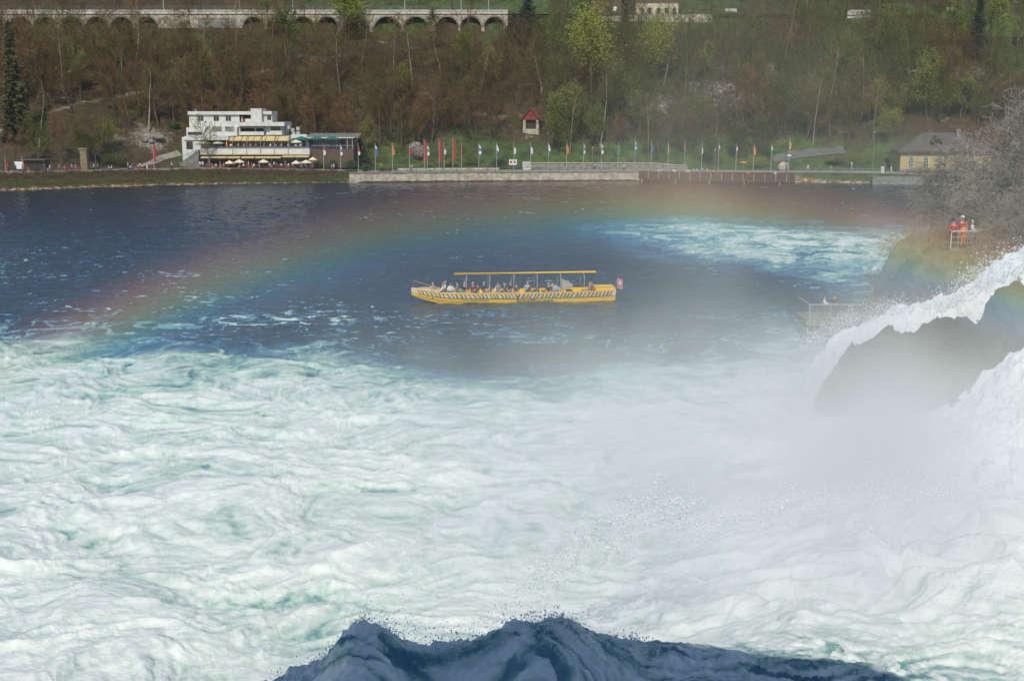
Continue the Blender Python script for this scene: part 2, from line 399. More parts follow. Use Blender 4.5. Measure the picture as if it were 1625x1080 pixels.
def river(X, Y):
    U = X / Y
    boil, tongue = aer_zones(X, Y)
    near = 1 - sst(52, 70, Y)
    falls = sst(.06, .30, U) * near                                  # right-hand side, under the falls
    # long swell lines streaming away from the falls
    wx = X + fbm(X / 9, Y / 9, 3, 11) * 5; wy = Y + fbm(X / 9, Y / 9, 3, 12) * 5
    big = fbm(wx / 9, wy / 7, 3, 13); mid = ridge(wx / 5, wy / 3.4, 3, 14); sm = ridge(wx / 1.7, wy / 1.2, 3, 15, .6); ti = fbm(X / .45, Y / .4, 2, 16)
    cr = 25.6 + fbm(X / 4, X * 0 + 3, 1, 51) * .4
    hcalm = 1 - .75 * np.exp(-((Y - cr) / 6) ** 2) * sst(-9.5, -6, X) * (1 - sst(9, 15, X))
    z = boil * hcalm * (big * .6 + (mid - .3) * .26 + (sm - .3) * .10 + ti * .03)
    z += tongue * ((mid - .3) * .3 + (sm - .3) * .14)
    calm = (1 - boil) * (1 - tongue)
    chop = ridge(X / 4.5 + fbm(X / 7, Y / 7, 2, 31) * 1.4, Y / 2.6, 3, 32, .55)
    rip = fbm(X / 1.3, Y / .9, 3, 33)
    z += calm * ((chop - .35) * .17 + rip * .09)
    z += falls * sst(27, 38, Y) * (.6 + .9 * sst(.2, .42, U) + ridge(wx / 8, wy / 6, 3, 18) * .9 + fbm(wx / 2.4, wy / 2.2, 4, 19) * .55)
    # the heap of water thrown up close under the viewpoint, in the shade
    hgt = smooth_tab(X + fbm(X / 1.7, Y / 1.7, 2, 53) * .35, [-10, -8.4, -7, -6.1, -5.4, -4.3, -3.7, -3.3, -2.9, -2.3, -.7, .2, 1.2, 2.7, 5.5, 8.4, 14, 20], [0, .4, 1.7, 2.6, 3.2, 3.65, 4.5, 4.65, 4.5, 3.95, 4.1, 4.55, 4.55, 4.0, 3.3, 2.9, 1.9, 1.3])
    front = np.where(Y < cr, np.exp(-((Y - cr) / 9) ** 2), np.exp(-((Y - cr) / np.interp(X, [1, 4, 8], [2.0, 4.5, 7])) ** 2))
    rough = ridge(wx / 2.6, wy / 2.2, 4, 52, .6) - .3
    z += hgt * front + front * sst(.3, 2, hgt) * (rough * .05 + fbm(wx / 2.4, wy / 1.5, 4, 58, .55) * .13 + (ridge(X / 1.8 + Y * .2, Y / .5, 3, 59) - .3) * .09 + ti * .07 + fbm(X / .22, Y / .22, 2, 57) * .06 + np.exp(-((Y - cr) / .9) ** 2) * (ridge(X / .9, Y / .7, 4, 56, .6) - .3) * .22)
    # foam
    st = fbm(wx / 6, wy / 5, 5, 61, .6); fine = ridge(wx / 1.3, wy / .9, 4, 62, .6); web = ridge(wx / 3.4 + st, wy / 2.4, 4, 63, .6)
    sk = ridge(X / 1.9 + fbm(X / 3, Y / 3, 2, 68) * .5, Y / .8, 4, 67, .65) - .35
    a = boil * (.455 + .24 * sst(-15, 25, 78 - Y) + st * .17 + (web - .35) * .13 + (fine - .3) * .22 + sk * .17 + ((mid - .3) * .16 + (sm - .3) * .22) + big * .12 * near)
    a += tongue * (.54 + st * .50 + (web - .35) * .45 + (fine - .3) * .2) * sst(-8, 40, X + 4)
    a += boil * falls * .25
    caps = sst(.80, .97, chop + .42 * fbm(X / 22, Y / 22, 3, 34) + .11 * np.exp(-((Y - 96) / 14) ** 2) + .08 * (1 - sst(-35, 5, X)) * (1 - sst(110, 170, Y)) - .05) * sst(.1, .5, fbm(X / 1.1, Y / .8, 2, 36) + .25)
    a += calm * caps * .62
    a += calm * .42 * sst(.5, .85, web + fbm(X / 15, Y / 12, 3, 37) * .5) * sst(60, 84, Y) * (1 - sst(92, 108, Y))
    hp = front * sst(.3, 2, hgt)
    a = a * (1 - hp) + hp * np.maximum(.37, .56 + fbm(wx / 3.2, wy / 1.2, 4, 64, .6) * .4 + (ridge(wx / 2.2 + wy * .3, wy / .6, 4, 65, .6) - .3) * .95 + (fine - .3) * .25)
    return z, np.clip(a, 0, 1.15)
be = R(27)
tb = np.concatenate([np.linspace(R(-78), -be, 90)[:-1], np.linspace(-be, be, 1250), np.linspace(be, R(78), 90)[1:]])
rr = np.exp(np.linspace(math.log(9), math.log(300 / math.cos(0)), 1000))
TB, RR = np.meshgrid(tb, rr)
WX = RR * np.tan(np.clip(TB, R(-60), R(60))) * 1.0; WX = RR * np.sin(TB) / np.maximum(np.cos(TB), .45); WY = RR * 1.0 + 0 * TB
WZ, WA = river(WX, WY)
ck = fbm(WX / 1.2, WY / 1.2, 2, 81) * .25 * sst(.3, .8, WA)
def water_material(name='river_water', foamy=0.0):
    m = bpy.data.materials.new(name); nt, b = nodes(m); L = nt.links
    tc = nt.nodes.new('ShaderNodeTexCoord')
    def noise(s, d=5, v=None, rough=.6):
        n = nt.nodes.new('ShaderNodeTexNoise'); n.inputs['Scale'].default_value = s; n.inputs['Detail'].default_value = d; n.inputs['Roughness'].default_value = rough
        L.new(v or tc.outputs['Object'], n.inputs['Vector']); return n.outputs[0]
    def ma(op, a, b_=0.0, c=0.0):
        x = nt.nodes.new('ShaderNodeMath'); x.operation = op
        for i, v in enumerate((a, b_, c)):
            if hasattr(v, 'links'): L.new(v, x.inputs[i])
            else: x.inputs[i].default_value = v
        return x.outputs[0]
    at_ = nt.nodes.new('ShaderNodeAttribute'); at_.attribute_name = 'aer'; a = at_.outputs['Fac']
    n1 = ma('SUBTRACT', noise(2.6, 7, rough=.7), .5); n2 = ma('SUBTRACT', noise(.9, 5), .5)
    ab = ma('MULTIPLY_ADD', n1, ma('MULTIPLY', a, .55), a); ab = ma('MULTIPLY_ADD', n2, ma('MULTIPLY', a, .35), ab)
    r = nt.nodes.new('ShaderNodeValToRGB'); e = r.color_ramp.elements
    st = [(0, (.003, .018, .045)), (.14, (.007, .040, .085)), (.32, (.04, .14, .23)), (.46, (.20, .36, .34)), (.58, (.41, .54, .475)), (.70, (.56, .64, .59)), (.86, (.68, .73, .69)), (1, (.75, .785, .745))]  # water tones; the blue of the heap's shade is added to the darker ones
    while len(e) < len(st): e.new(.5)
    for k, (p, c) in enumerate(st): e[k].position = p; e[k].color = (*c, 1)
    L.new(ab, r.inputs[0]); L.new(r.outputs[0], b.inputs['Base Color'])
    mr = nt.nodes.new('ShaderNodeMapRange'); L.new(ab, mr.inputs[0]); mr.inputs[1].default_value = .1; mr.inputs[2].default_value = .65; mr.inputs[3].default_value = .12; mr.inputs[4].default_value = .7
    L.new(mr.outputs[0], b.inputs['Roughness']); b.inputs['IOR'].default_value = 1.33
    mp = nt.nodes.new('ShaderNodeMapping'); mp.inputs['Scale'].default_value = (1, 1.6, 1); L.new(tc.outputs['Object'], mp.inputs[0])
    bp = nt.nodes.new('ShaderNodeBump'); bp.inputs['Strength'].default_value = .55; bp.inputs['Distance'].default_value = .12
    h = ma('MULTIPLY_ADD', noise(5.5, 4, mp.outputs[0]), .5, noise(1.7, 5, mp.outputs[0])); L.new(h, bp.inputs['Height']); L.new(bp.outputs[0], b.inputs['Normal'])
    return m
WM = water_material()
w = grid_mesh('water', WX + ck, WY, WZ, WM, attrs=dict(aer=WA), flip=False); link(w, kind='structure')
del WX, WY, WZ, WA, TB, RR, ck

# a sheet of falling water that follows a centre line
def cascade(name, line, widths, lump, seed, amt=.95, nu=420, nv=160, crown=.5):
    P = np.array([tuple(p) for p in line]); t = np.linspace(0, 1, len(P)); T = np.linspace(0, 1, nu)
    def sm(v):
        q = np.interp(T, t, v); k = np.ones(25) / 25; qq = np.pad(q, 12, 'edge'); return np.convolve(qq, k, 'valid')
    cx, cy_, cz = sm(P[:, 0]), sm(P[:, 1]), sm(P[:, 2]); wd = sm(np.array(widths, float))
    dx, dy = np.gradient(cx), np.gradient(cy_); l = np.hypot(dx, dy) + 1e-6; nx, ny = -dy / l, dx / l
    V = np.linspace(-1, 1, nv)[None, :]
    X = cx[:, None] + nx[:, None] * wd[:, None] * V; Y = cy_[:, None] + ny[:, None] * wd[:, None] * V
    s = np.cumsum(np.hypot(np.hypot(dx, dy), np.gradient(cz)))[:, None] + 0 * V; vv = wd[:, None] * V
    Z = cz[:, None] + crown * (1 - V ** 2) - 2.2 * np.abs(V) ** 5 + lump * (ridge(s / 4.5, vv / 1.6, 4, seed, .6) - .3 + .8 * fbm(s / 2.2, vv / 2.2, 5, seed + 5, .6)) + .22 * ridge(s / .7, vv / .4, 3, seed + 7, .65) 
    Z = Z - 3.5 * sst(.86, 1, T)[:, None]
    X = X + lump * .6 * fbm(s / 1.6, vv / 1.6, 3, seed + 9)
    A = amt + .30 * fbm(s / 5, vv / 1.1, 5, seed + 2, .65) + .18 * (ridge(s / 3, vv / .7, 3, seed + 3) - .3)
    keep = np.abs(V) + 0 * X < .80 + .75 * fbm(s / 1.1, vv / 1.3, 4, seed + 31, .65) + .12
    up = (nx[0] * dy[0] - ny[0] * dx[0]) > 0
    o = grid_mesh(name, X, Y, Z, WM, attrs=dict(aer=np.clip(A, .35, 1.15)), flip=not up, keep=keep)
    return link(o, kind='structure')
cascade('waterfall', [at(2000, 250, 70), at(1800, 325, 70), at(1680, 385, 69.5), at(1600, 440, 69.5), at(1530, 492, 69), at(1460, 512, 67.5), at(1400, 530, 66.5), at(1360, 552, 66), at(1325, 575, 65.5), at(1300, 592, 65)],
        [3.5, 3.2, 3.0, 2.9, 2.6, 2.3, 2.2, 2.2, 2.3, 2.4], .75, 101)
cascade('waterfall', [at(2000, 470, 56), at(1820, 530, 54), at(1710, 590, 52), at(1610, 660, 50), at(1520, 730, 48), at(1430, 790, 46), at(1300, 840, 44), at(1150, 880, 42)],
        [6, 5.5, 4.8, 4.2, 4.0, 4.2, 5.2, 6.5], .7, 131)
# ------------------------------------------------------------------ walls along the bank
def wall_strip(name, label, cat, m, x0, x1, yoff, zbot, ztop, thick, nseg=40, rough=.05, cap=None):
    """a wall following the shore line, as one body with an uneven stone face"""
    n = nseg; xs = np.linspace(x0, x1, n); ys = shore(xs) + yoff; V = []; rs = random.Random(3)
    zb = zbot(xs) if callable(zbot) else np.full(n, zbot); zt = ztop(xs) if callable(ztop) else np.full(n, ztop)
    mb = MB(); b = 0
    for i in range(n):
        for (dy, z) in ((0, zb[i]), (-.05 + rs.uniform(-rough, rough), (zb[i] + zt[i]) / 2), (rs.uniform(-rough, rough), zt[i]), (thick, zt[i]), (thick, zb[i])): mb.v.append((xs[i], ys[i] + dy, z))
    for i in range(n - 1):
        for k in range(4): a = i * 5 + k; mb.f.append([a, a + 5, a + 6, a + 1])
    mb.f.append([0, 1, 2, 3, 4]); mb.f.append([(n - 1) * 5 + k for k in (4, 3, 2, 1, 0)])
    if cap is None:
        return mb.build(name, m, label=label, cat=cat)
    root = thing(name, label, cat); mb.build('masonry', m, root)
    c = MB()
    for i in range(n - 1):
        for a in (i, i + 1):
            for (dy, z) in ((-.15, zt[a] + .004), (-.15, zt[a] + .2), (thick + .05, zt[a] + .2), (thick + .05, zt[a] + .004)): c.v.append((xs[a], ys[a] + dy, z))
        b = i * 8
        for q in ((0, 4, 5, 1), (1, 5, 6, 2), (2, 6, 7, 3), (3, 7, 4, 0)): c.f.append([b + k for k in q])
    c.build('coping', M[cap], root); return root
wall_strip('river_wall', 'long pale stone quay wall dropping from the promenade to the water', 'wall', M['stone_pale'], X570 - 2, X1010 + 1.0, -.35, -1.2, lambda x: path_z(x) - .02, 1.6, 90, .08, 'stone_grey')
xa, xb = xat(833, 297, 3), xat(1090, 297, 3)
wall_strip('retaining_wall', 'grey coursed stone retaining wall behind the promenade and its benches', 'wall', M['stone_grey'], xa, xb, 12.5, lambda x: path_z(x) - .3, lambda x: path_z(x) + 1.55 - .5 * sst(xb - 10, xb, x), .6, 50, .05, 'stone_pale')
wall_strip('low_wall', 'low pale stone kerb wall between lawn and promenade left of the white panel', 'wall', M['stone_pale'], xat(634, 297, 3), xat(792, 297, 3), 12.3, lambda x: path_z(x) - .3, lambda x: path_z(x) + .5, .5, 30, .04)

def promenade_y(x, back=0.0): return float(shore(x)) + float(np.interp(x, [X570 - 4, X570, X1262, X1262 + 8], [9.2, 1.2, 4, 6.5])) + back
def railing(name, label, pts, h=1.0, step=2.1, m='dark_metal', rails=(1.0, .5), r=.035, bars=0.0):
    root = thing(name, label, 'railing', pts[0]); o = Vector(pts[0])
    for k in rails: MB().tube([Vector(p) - o + Vector((0, 0, h * k)) for p in pts], r * .9, 5).build('rail', M[m], root)
    bm = MB()
    for a, b in zip(pts[:-1], pts[1:]):
        a, b = Vector(a), Vector(b); n = max(1, round((b - a).length / step))
        for k in range(n): p = a + (b - a) * k / n - o; MB().tube([p, p + Vector((0, 0, h))], r * 1.2, 5).build('post', M[m], root)
        if bars:
            nb = int((b - a).length / bars)
            for k in range(nb): p = a + (b - a) * (k + .5) / nb - o; bm.tube([p + Vector((0, 0, .1)), p + Vector((0, 0, h))], r * .45, 4)
    p = Vector(pts[-1]) - o; MB().tube([p, p + Vector((0, 0, h))], r * 1.2, 5).build('post', M[m], root)
    if bars: bm.build('baluster_panel', M[m], root)
    return root
def promp(px, back=.4, z=None):
    x = xat(px, 287, 2.2)
    for _ in range(3):
        y = promenade_y(x, back); x = xat(px, y, 2.2)
    return Vector((x, y, float(path_z(x)) + .04))
railing('railing', 'thin dark railing along the top of the pale stone quay wall', [promp(px) for px in (588, 690, 800, 900, 1006)])
railing('railing', 'thin grey railing along the bank between the wooden jetty and the yellow house', [promp(px) for px in (1262, 1340, 1400, 1440)], m='steel')

# wooden jetty reaching out over the water
jr = thing('jetty', 'brown wooden landing stage on piles with pale rail posts along the bank', 'jetty')
J0, J1 = onz(1012, 279, 1.5), onz(1253, 285.5, 1.2)
jd = (J1 - J0); jl = jd.length; ju = jd.normalized(); jn = Vector((-ju.y, ju.x, 0)).normalized()
def jp(s, b, z): p = J0 + ju * s + jn * b; return Vector((p.x, p.y, J0.z + (J1.z - J0.z) * s / jl + z))
def slab(mb, s0, s1, b0, b1, z0, z1):
    b = len(mb.v)
    for z in (z0, z1):
        for (s, q) in ((s0, b0), (s1, b0), (s1, b1), (s0, b1)): mb.v.append(tuple(jp(s, q, z)))
    for q in ((0, 3, 2, 1), (4, 5, 6, 7), (0, 1, 5, 4), (1, 2, 6, 5), (2, 3, 7, 6), (3, 0, 4, 7)): mb.f.append([b + k for k in q])
d = MB(); slab(d, 0, jl, 0, 4.0, -.12, 0); d.build('deck', M['wood_brown'], jr)
d = MB(); slab(d, 0, jl, -.05, .25, -.55, -.13); d.build('edge_beam', M['dark_metal'], jr)
for k in range(15):
    s = jl * (k + .05) / 14.3; d = MB(); d.tube([jp(s, -.1, -.5), jp(s, -.12, 1.15)], .075, 5).build('rail_post', M['pale_metal'], jr)
d = MB()
for k in range(6):
    z = .12 + k * .17; slab(d, 0, jl, .0, .04, z, z + .13)
d.build('fence_boards', M['wood_brown'], jr)
d = MB(); slab(d, 0, jl, -.05, .06, 1.16, 1.22); d.build('handrail', M['wood_brown'], jr)
for k in range(5):
    for b in (.3, 3.4):
        p = jp(jl * (k + .12) / 4.4, b, -.2); MB().tube([p, (p.x, p.y, -1.5)], .14, 6).build('pile', M['pale_metal'] if b < 1 else M['dark_metal'], jr)

# ------------------------------------------------------------------ railway viaduct
VY = 380.0
def vx(px, z=44.0): return xat(px, VY, z)
def vz(px, py): return at(px, py, VY).z
vr = thing('railway_viaduct', 'long pale stone railway viaduct of round arches crossing the wooded slope', 'viaduct')
arches = [(-10, 17), (31.7, 17), (70, 17), (112, 17), (152, 17), (192.5, 17), (232, 17)] + [(402, 16.5), (441, 16.5), (480, 16.5), (519, 16.5), (565.5, 20), (614, 21), (660, 18.5), (709.5, 17), (747, 16), (784, 15)]
x_left, x_right = vx(-60), vx(806)
def deck_z(x): return 45.4 + 0.2 * (x - x_left) / (x_right - x_left)
body = MB()
def strip(x0, x1, zb):
    body.v += [(x0, VY, zb), (x1, VY, zb), (x1, VY, deck_z(x1)), (x0, VY, deck_z(x0)), (x0, VY + 5, zb), (x1, VY + 5, zb), (x1, VY + 5, deck_z(x1)), (x0, VY + 5, deck_z(x0))]
    b = len(body.v) - 8
    for q in ((0, 1, 2, 3), (7, 6, 5, 4), (0, 4, 5, 1), (3, 2, 6, 7), (0, 3, 7, 4), (1, 5, 6, 2)): body.f.append([b + k for k in q])
last = x_left
def arch(cx, a, top):
    n = 12; cols = []
    for k in range(n + 1):
        t = math.pi - math.pi * k / n; cols.append((cx + a * math.cos(t), top - a + a * math.sin(t)))
    for (xa_, za), (xb_, zb) in zip(cols[:-1], cols[1:]):
        b = len(body.v)
        body.v += [(xa_, VY, za), (xb_, VY, zb), (xb_, VY, deck_z(xb_)), (xa_, VY, deck_z(xa_)), (xa_, VY + 5, za), (xb_, VY + 5, zb)]
        body.f += [[b, b + 1, b + 2, b + 3], [b, b + 4, b + 5, b + 1]]
rings = []
for px, hw in arches:
    c = vx(px); a = hw / 5.05; top = 44.75
    strip(last, c - a, 33); arch(c, a, top); last = c + a; rings.append((c, a, top))
strip(last, x_right, 33)
body.build('masonry', M['stone_pale'], vr)
for c, a, top in rings:
    d = MB(); n = 12
    for k in range(n):
        t0, t1 = math.pi * k / n, math.pi * (k + 1) / n
        for yy in (VY - .07,):
            q = [(c + (a + w_) * math.cos(t), yy, top - a + (a + w_) * math.sin(t)) for (w_, t) in ((-.02, t0), (.45, t0), (.45, t1), (-.02, t1))]
            q2 = [(x, VY + .02, z) for x, y, z in q]; b = len(d.v); d.v += q + q2; d.f += [[b, b + 1, b + 2, b + 3], [b + 1, b + 5, b + 6, b + 2], [b + 4, b, b + 3, b + 7]]
    d.build('arch_ring', M['stone_grey'], vr)
p0, p1 = vx(314), vx(375)
bx('opening_panel', M['stone_grey'], vr, p0, p1, VY - .06, VY + .1, 33, 44.4)  # flat grey panel; its darker tone stands in for the opening's shade
bx('back_wall', M['interior_dark'], vr, x_left, x_right, VY + 4.55, VY + 4.9, 33, 45.2)  # closes every arch; the shade inside is also put into its near-black colour
bx('cornice', M['white_wall'], vr, x_left, x_right, VY - .35, VY + 5.3, 45.62, 45.9)
bx('parapet', M['stone_pale'], vr, x_left, x_right, VY - .1, VY + .25, 45.904, 46.55)
bx('parapet', M['stone_pale'], vr, x_left, x_right, VY + 4.7, VY + 5.1, 45.904, 46.5)
bx('coping', M['white_wall'], vr, x_left, x_right, VY - .22, VY + .35, 46.554, 46.8)
vra = railing('railing', 'thin railing on top of the railway viaduct', [(x_left, VY + .1, 46.8), (x_right, VY + .1, 46.8)], 1.1, 6, 'steel', (1, .5), .04)
for i, px in enumerate((255, 377, 462, 641, 731, 775)):
    x = vx(px); t = thing('catenary_mast', ['pale catenary mast above the second gap of the viaduct, leftmost mast', 'pale catenary mast above the dark rectangular opening of the viaduct', 'pale catenary mast above the viaduct just left of the lime green tree', 'pale catenary mast above the viaduct right of the lime green tree', 'pale catenary mast above the viaduct near its right part', 'pale catenary mast closest to the dark conifer at the end of the viaduct'][i], 'mast', (x, VY + 3.8, 46.0), 0, 'catenary masts along the railway')
    MB().tube([(0, 0, 0), (0, 0, 7)], .12, 6).build('post', M['pale_metal'], t)
    MB().tube([(0, 0, 6), (0, -2.2, 6.6)], .05, 5).build('bracket_arm', M['pale_metal'], t)
ribbon('railway_bed', M['gravel'], [(x_left, VY + 2.5), (x_right, VY + 2.5), (vx(1010), VY + 4), (vx(1300), VY + 5), (vx(1500), VY + 8)], 4.4, .0, flat=lambda x: 45.6 + 0 * x)

# ------------------------------------------------------------------ restaurant
RO = at(294, 268, 293); RZ = thz(RO.x + 14, 290); G = .0328
rr_ = thing('restaurant', 'white stepped flat-roofed restaurant with terraces and beige awnings by the river', 'restaurant', (RO.x, RO.y, RZ))
def X(v): return (v - 110) * G
def Zz(v): return (512 - v) * G
def rb(name, m, x0, x1, z1, z0, y0, y1, parent=rr_, pad=0): return bx(name, M[m], parent, X(x0), X(x1), y0, y1, Zz(z0), Zz(z1))
rb('ground_floor', 'white_wall', 232, 1032, 418, 516, 3.6, 14)
rb('shopfront', 'glass_dark', 240, 1025, 440, 510, 3.5, 3.6)
for k in range(9): rb('window_post', 'white_wall', 245 + k * 96, 253 + k * 96, 440, 512, 3.38, 3.5)
rb('service_wing', 'white_wall', 86, 228, 290, 516, 1.2, 13)
rb('wing_window', 'glass_dark', 118, 165, 322, 378, 1.1, 1.2)
rb('terrace_slab', 'white_wall', 228, 1034, 374, 417, -.3, 3.4)
rb('terrace_band', 'cream', 228, 1034, 408, 417.5, -.36, -.3)
rb('first_floor', 'white_wall', 112, 1000, 284, 373, 4.2, 14)
rb('first_floor_glazing', 'glass_dark', 225, 985, 318, 372, 4.1, 4.2)
for k in range(12): rb('mullion', 'steel', 228 + k * 64, 231 + k * 64, 318, 372, 4.0, 4.1)
rb('cornice_band', 'white_wall', 106, 432, 284, 312, .9, 4.2)
rb('cornice_band', 'white_wall', 880, 996, 272, 300, 3.6, 5)
tr_ = MB()
tr_.tube([(X(228), -.2, Zz(362)), (X(1030), -.2, Zz(362))], .04, 5); tr_.tube([(X(228), -.2, Zz(368)), (X(1030), -.2, Zz(368))], .03, 5)
for k in range(80): x = X(230 + k * 10.1); tr_.tube([(x, -.2, Zz(374)), (x, -.2, Zz(362))], .03, 4)
tr_.build('terrace_railing', M['steel'], rr_)
rb('second_floor', 'white_wall', 104, 482, 222, 283, 3.4, 13)
rb('strip_window', 'glass_dark', 115, 218, 254, 276, 3.3, 3.4)
for x in (300, 392): rb('window', 'stone_grey', x, x + 68, 214, 250, 3.32, 3.4)
rb('second_floor_block', 'white_wall', 482, 815, 214, 283, 5.2, 13)
rb('loggia', 'interior_dark', 500, 600, 228, 252, 5.1, 5.2); rb('loggia', 'interior_dark', 612, 668, 228, 250, 5.1, 5.2)  # flat panels; the shade of the recesses is put into their colour
rb('balcony', 'white_wall', 492, 678, 252, 278, 3.6, 5.05); rb('balcony', 'white_wall', 722, 812, 246, 276, 3.8, 5.05)
w_ = rb('window', 'glass_dark', 730, 790, 222, 246, 5.12, 5.2); rb('fin_wall', 'white_wall', 690, 728, 214, 276, 4.4, 5.15)
rb('balcony_band', 'white_wall', 490, 836, 183, 211, 3.0, 13.2); rb('soffit', 'green_cloth', 492, 834, 211.1, 214, 3.1, 5)
rb('third_floor', 'white_wall', 116, 492, 106, 221, 5.0, 13); rb('roof_band', 'white_wall', 112, 604, 104, 128, 4.5, 13.2)
for x in (185, 300, 390):
    f = rb('window', 'glass_dark', x, x + 38, 137, 173, 4.93, 5.0); rb('sash', 'pale_metal', x + 17, x + 20, 137, 173, 4.88, 4.93, rr_)
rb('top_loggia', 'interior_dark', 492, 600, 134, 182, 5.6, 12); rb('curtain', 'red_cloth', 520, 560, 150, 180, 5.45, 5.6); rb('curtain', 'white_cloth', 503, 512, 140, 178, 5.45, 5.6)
rb('parapet', 'white_wall', 540, 604, 158, 182, 4.2, 4.5)
rb('stair_tower', 'white_wall', 588, 668, 83, 182, 3.4, 9); rb('penthouse', 'white_wall', 668, 733, 106, 182, 5.4, 12); rb('window', 'glass_dark', 698, 726, 134, 166, 5.3, 5.4)
rb('roof_edge', 'white_wall', 668, 735, 102, 126, 4.9, 12.2)
for (x, z) in ((836, 208), (865, 228), (905, 218), (872, 255), (905, 252)): rb('ventilation_box', 'pale_metal', x, x + 24, z, z + 26, 6.5, 8.2)
MB().tube([(X(152), 7, Zz(105)), (X(152), 7, Zz(86))], .25, 6).build('flue', M['steel'], rr_)
# awnings on slanting posts
for i in range(5):
    a, b = 432 + i * 89.6, 432 + (i + 1) * 89.6 - 5; aw = MB()
    aw.face([(X(a), 4.1, Zz(284)), (X(b), 4.1, Zz(284)), (X(b), 1.7, Zz(312)), (X(a), 1.7, Zz(312))]).face([(X(a), 1.7, Zz(312)), (X(b), 1.7, Zz(312)), (X(b), 1.72, Zz(319)), (X(a), 1.72, Zz(319))])
    aw.face([(X(a), 4.1, Zz(285.5)), (X(a), 1.74, Zz(313.5)), (X(b), 1.74, Zz(313.5)), (X(b), 4.1, Zz(285.5))]); aw.build('terrace_awning', M['awning'], rr_)
for x in (470, 572, 675, 777, 880): MB().tube([(X(x) - .3, 4.0, Zz(280)), (X(x), -.1, Zz(300)), (X(x), -.45, Zz(415))], .09, 5).build('slanting_post', M['stone_grey'], rr_)
for a, b in ((238, 426), (432, 526), (536, 630), (638, 826), (836, 925), (930, 1034)):
    aw = MB(); z0 = 421 if b < 920 else 414
    aw.face([(X(a), 2.9, Zz(z0)), (X(b), 2.9, Zz(z0)), (X(b), -1.6, Zz(z0 + 14)), (X(a), -1.6, Zz(z0 + 14))]).face([(X(a), -1.6, Zz(z0 + 14)), (X(b), -1.6, Zz(z0 + 14)), (X(b), -1.58, Zz(z0 + 21)), (X(a), -1.58, Zz(z0 + 21))])
    aw.face([(X(a), 2.9, Zz(z0 + 1.5)), (X(a), -1.56, Zz(z0 + 15.5)), (X(b), -1.56, Zz(z0 + 15.5)), (X(b), 2.9, Zz(z0 + 1.5))]); aw.build('ground_awning', M['awning'], rr_)
# stairs on the left
st = MB()
for k in range(12): st.box(X(85 + k * 11.5), X(98 + k * 11.5), -1.6, .9, 0 - .1, Zz(474 - k * 8.3))
st.build('outside_stairs', M['stone_grey'], rr_)
MB().tube([(X(85), -1.6, Zz(442)), (X(222), -1.6, Zz(375))], .05, 5).tube([(X(85), -1.6, Zz(475)), (X(85), -1.6, Zz(442))], .05, 5).tube([(X(150), -1.6, Zz(430)), (X(150), -1.6, Zz(410))], .05, 5).build('stair_rail', M['green_cloth'], rr_)

# garden pavilion on the right of the restaurant
pv = thing('garden_pavilion', 'open terrace pavilion with ribbed grey roof on slim posts beside the restaurant', 'pavilion', (RO.x, RO.y, RZ))
rb('terrace_base', 'wood_brown', 1036, 1350, 378, 516, 2.0, 12, pv)
rf = MB(); zr = Zz(298)
for k in range(40):
    x = X(990 + k * 9.7); rf.face([(x, 3.5, zr), (x + .16, 3.5, zr + .12), (x + .16, 11, zr + 1.1), (x, 11, zr + .98)]); rf.face([(x + .16, 3.5, zr + .12), (x + .32, 3.5, zr), (x + .32, 11, zr + .98), (x + .16, 11, zr + 1.1)])
rf.build('ribbed_roof', M['stone_grey'], pv); rb('roof_edge', 'white_wall', 985, 1350, 293, 300, 3.3, 3.5, pv)
for x in (1045, 1130, 1215, 1297, 1335): MB().tube([(X(x), 3.8, Zz(378)), (X(x), 3.8, Zz(299))], .09, 6).build('column', M['pale_metal'], pv)
rb('back_wall', 'glass_dark', 1000, 1345, 302, 378, 9.5, 9.7, pv)
tr_ = MB(); tr_.tube([(X(1036), 2.1, Zz(352)), (X(1350), 2.1, Zz(352))], .05, 5)
for k in range(32): x = X(1036 + k * 10.1); tr_.tube([(x, 2.1, Zz(378)), (x, 2.1, Zz(352))], .03, 4)
tr_.build('terrace_railing', M['steel'], pv)

def parasol(lx, ly, lz, r, h, m, label, group, n=8, closed=False):
    t = thing('parasol', label, 'parasol', (RO.x + lx, RO.y + ly, RZ + lz), rnd.uniform(0, 1), group)
    MB().tube([(0, 0, 0), (0, 0, h + .02)], .035, 5).build('pole', M['pale_metal'], t)
    if closed: MB().tube([(0, 0, h - 1.7), (0, 0, h - 1.2), (0, 0, h - .1)], [.12, .26, .05], 8).build('canopy', M[m], t, True)
    else: MB().cone((0, 0, h - .55), r, .62, n, .16).build('canopy', M[m], t)
    MB().tube([(0, 0, 0), (0, 0, .1)], .25, 8).build('foot', M['dark_metal'], t); return t
for i, (x, z, s, w_) in enumerate(((462, 470, 2.1, 'farthest left'), (533, 462, 2.4, 'second from the left'), (710, 462, 2.4, 'standing alone in the middle'), (947, 470, 2.1, 'fourth from the left'), (1022, 466, 2.4, 'fifth from the left'), (1057, 448, 2.0, 'farthest right, half behind its neighbour'))):
    parasol(X(x), -3.2 if i != 5 else -.5, 0, 37 * G * s / 2.2, 1.8 + (470 - z) * G, 'parasol', 'cream parasol over the riverside café tables, ' + w_, 'cream parasols in front of the restaurant')
parasol(X(247), 2.2, Zz(376), 1.5, 1.95, 'parasol', 'cream parasol on the upper terrace, the left one of two', 'cream parasols on the upper terrace')
parasol(X(348), 2.2, Zz(376), 1.5, 1.95, 'parasol', 'cream parasol on the upper terrace beside the closed orange one', 'cream parasols on the upper terrace')
parasol(X(930), 1.6, Zz(376), 1.4, 2.2, 'parasol', 'cream parasol on the upper terrace next to the green parasols', 'cream parasols on the upper terrace')
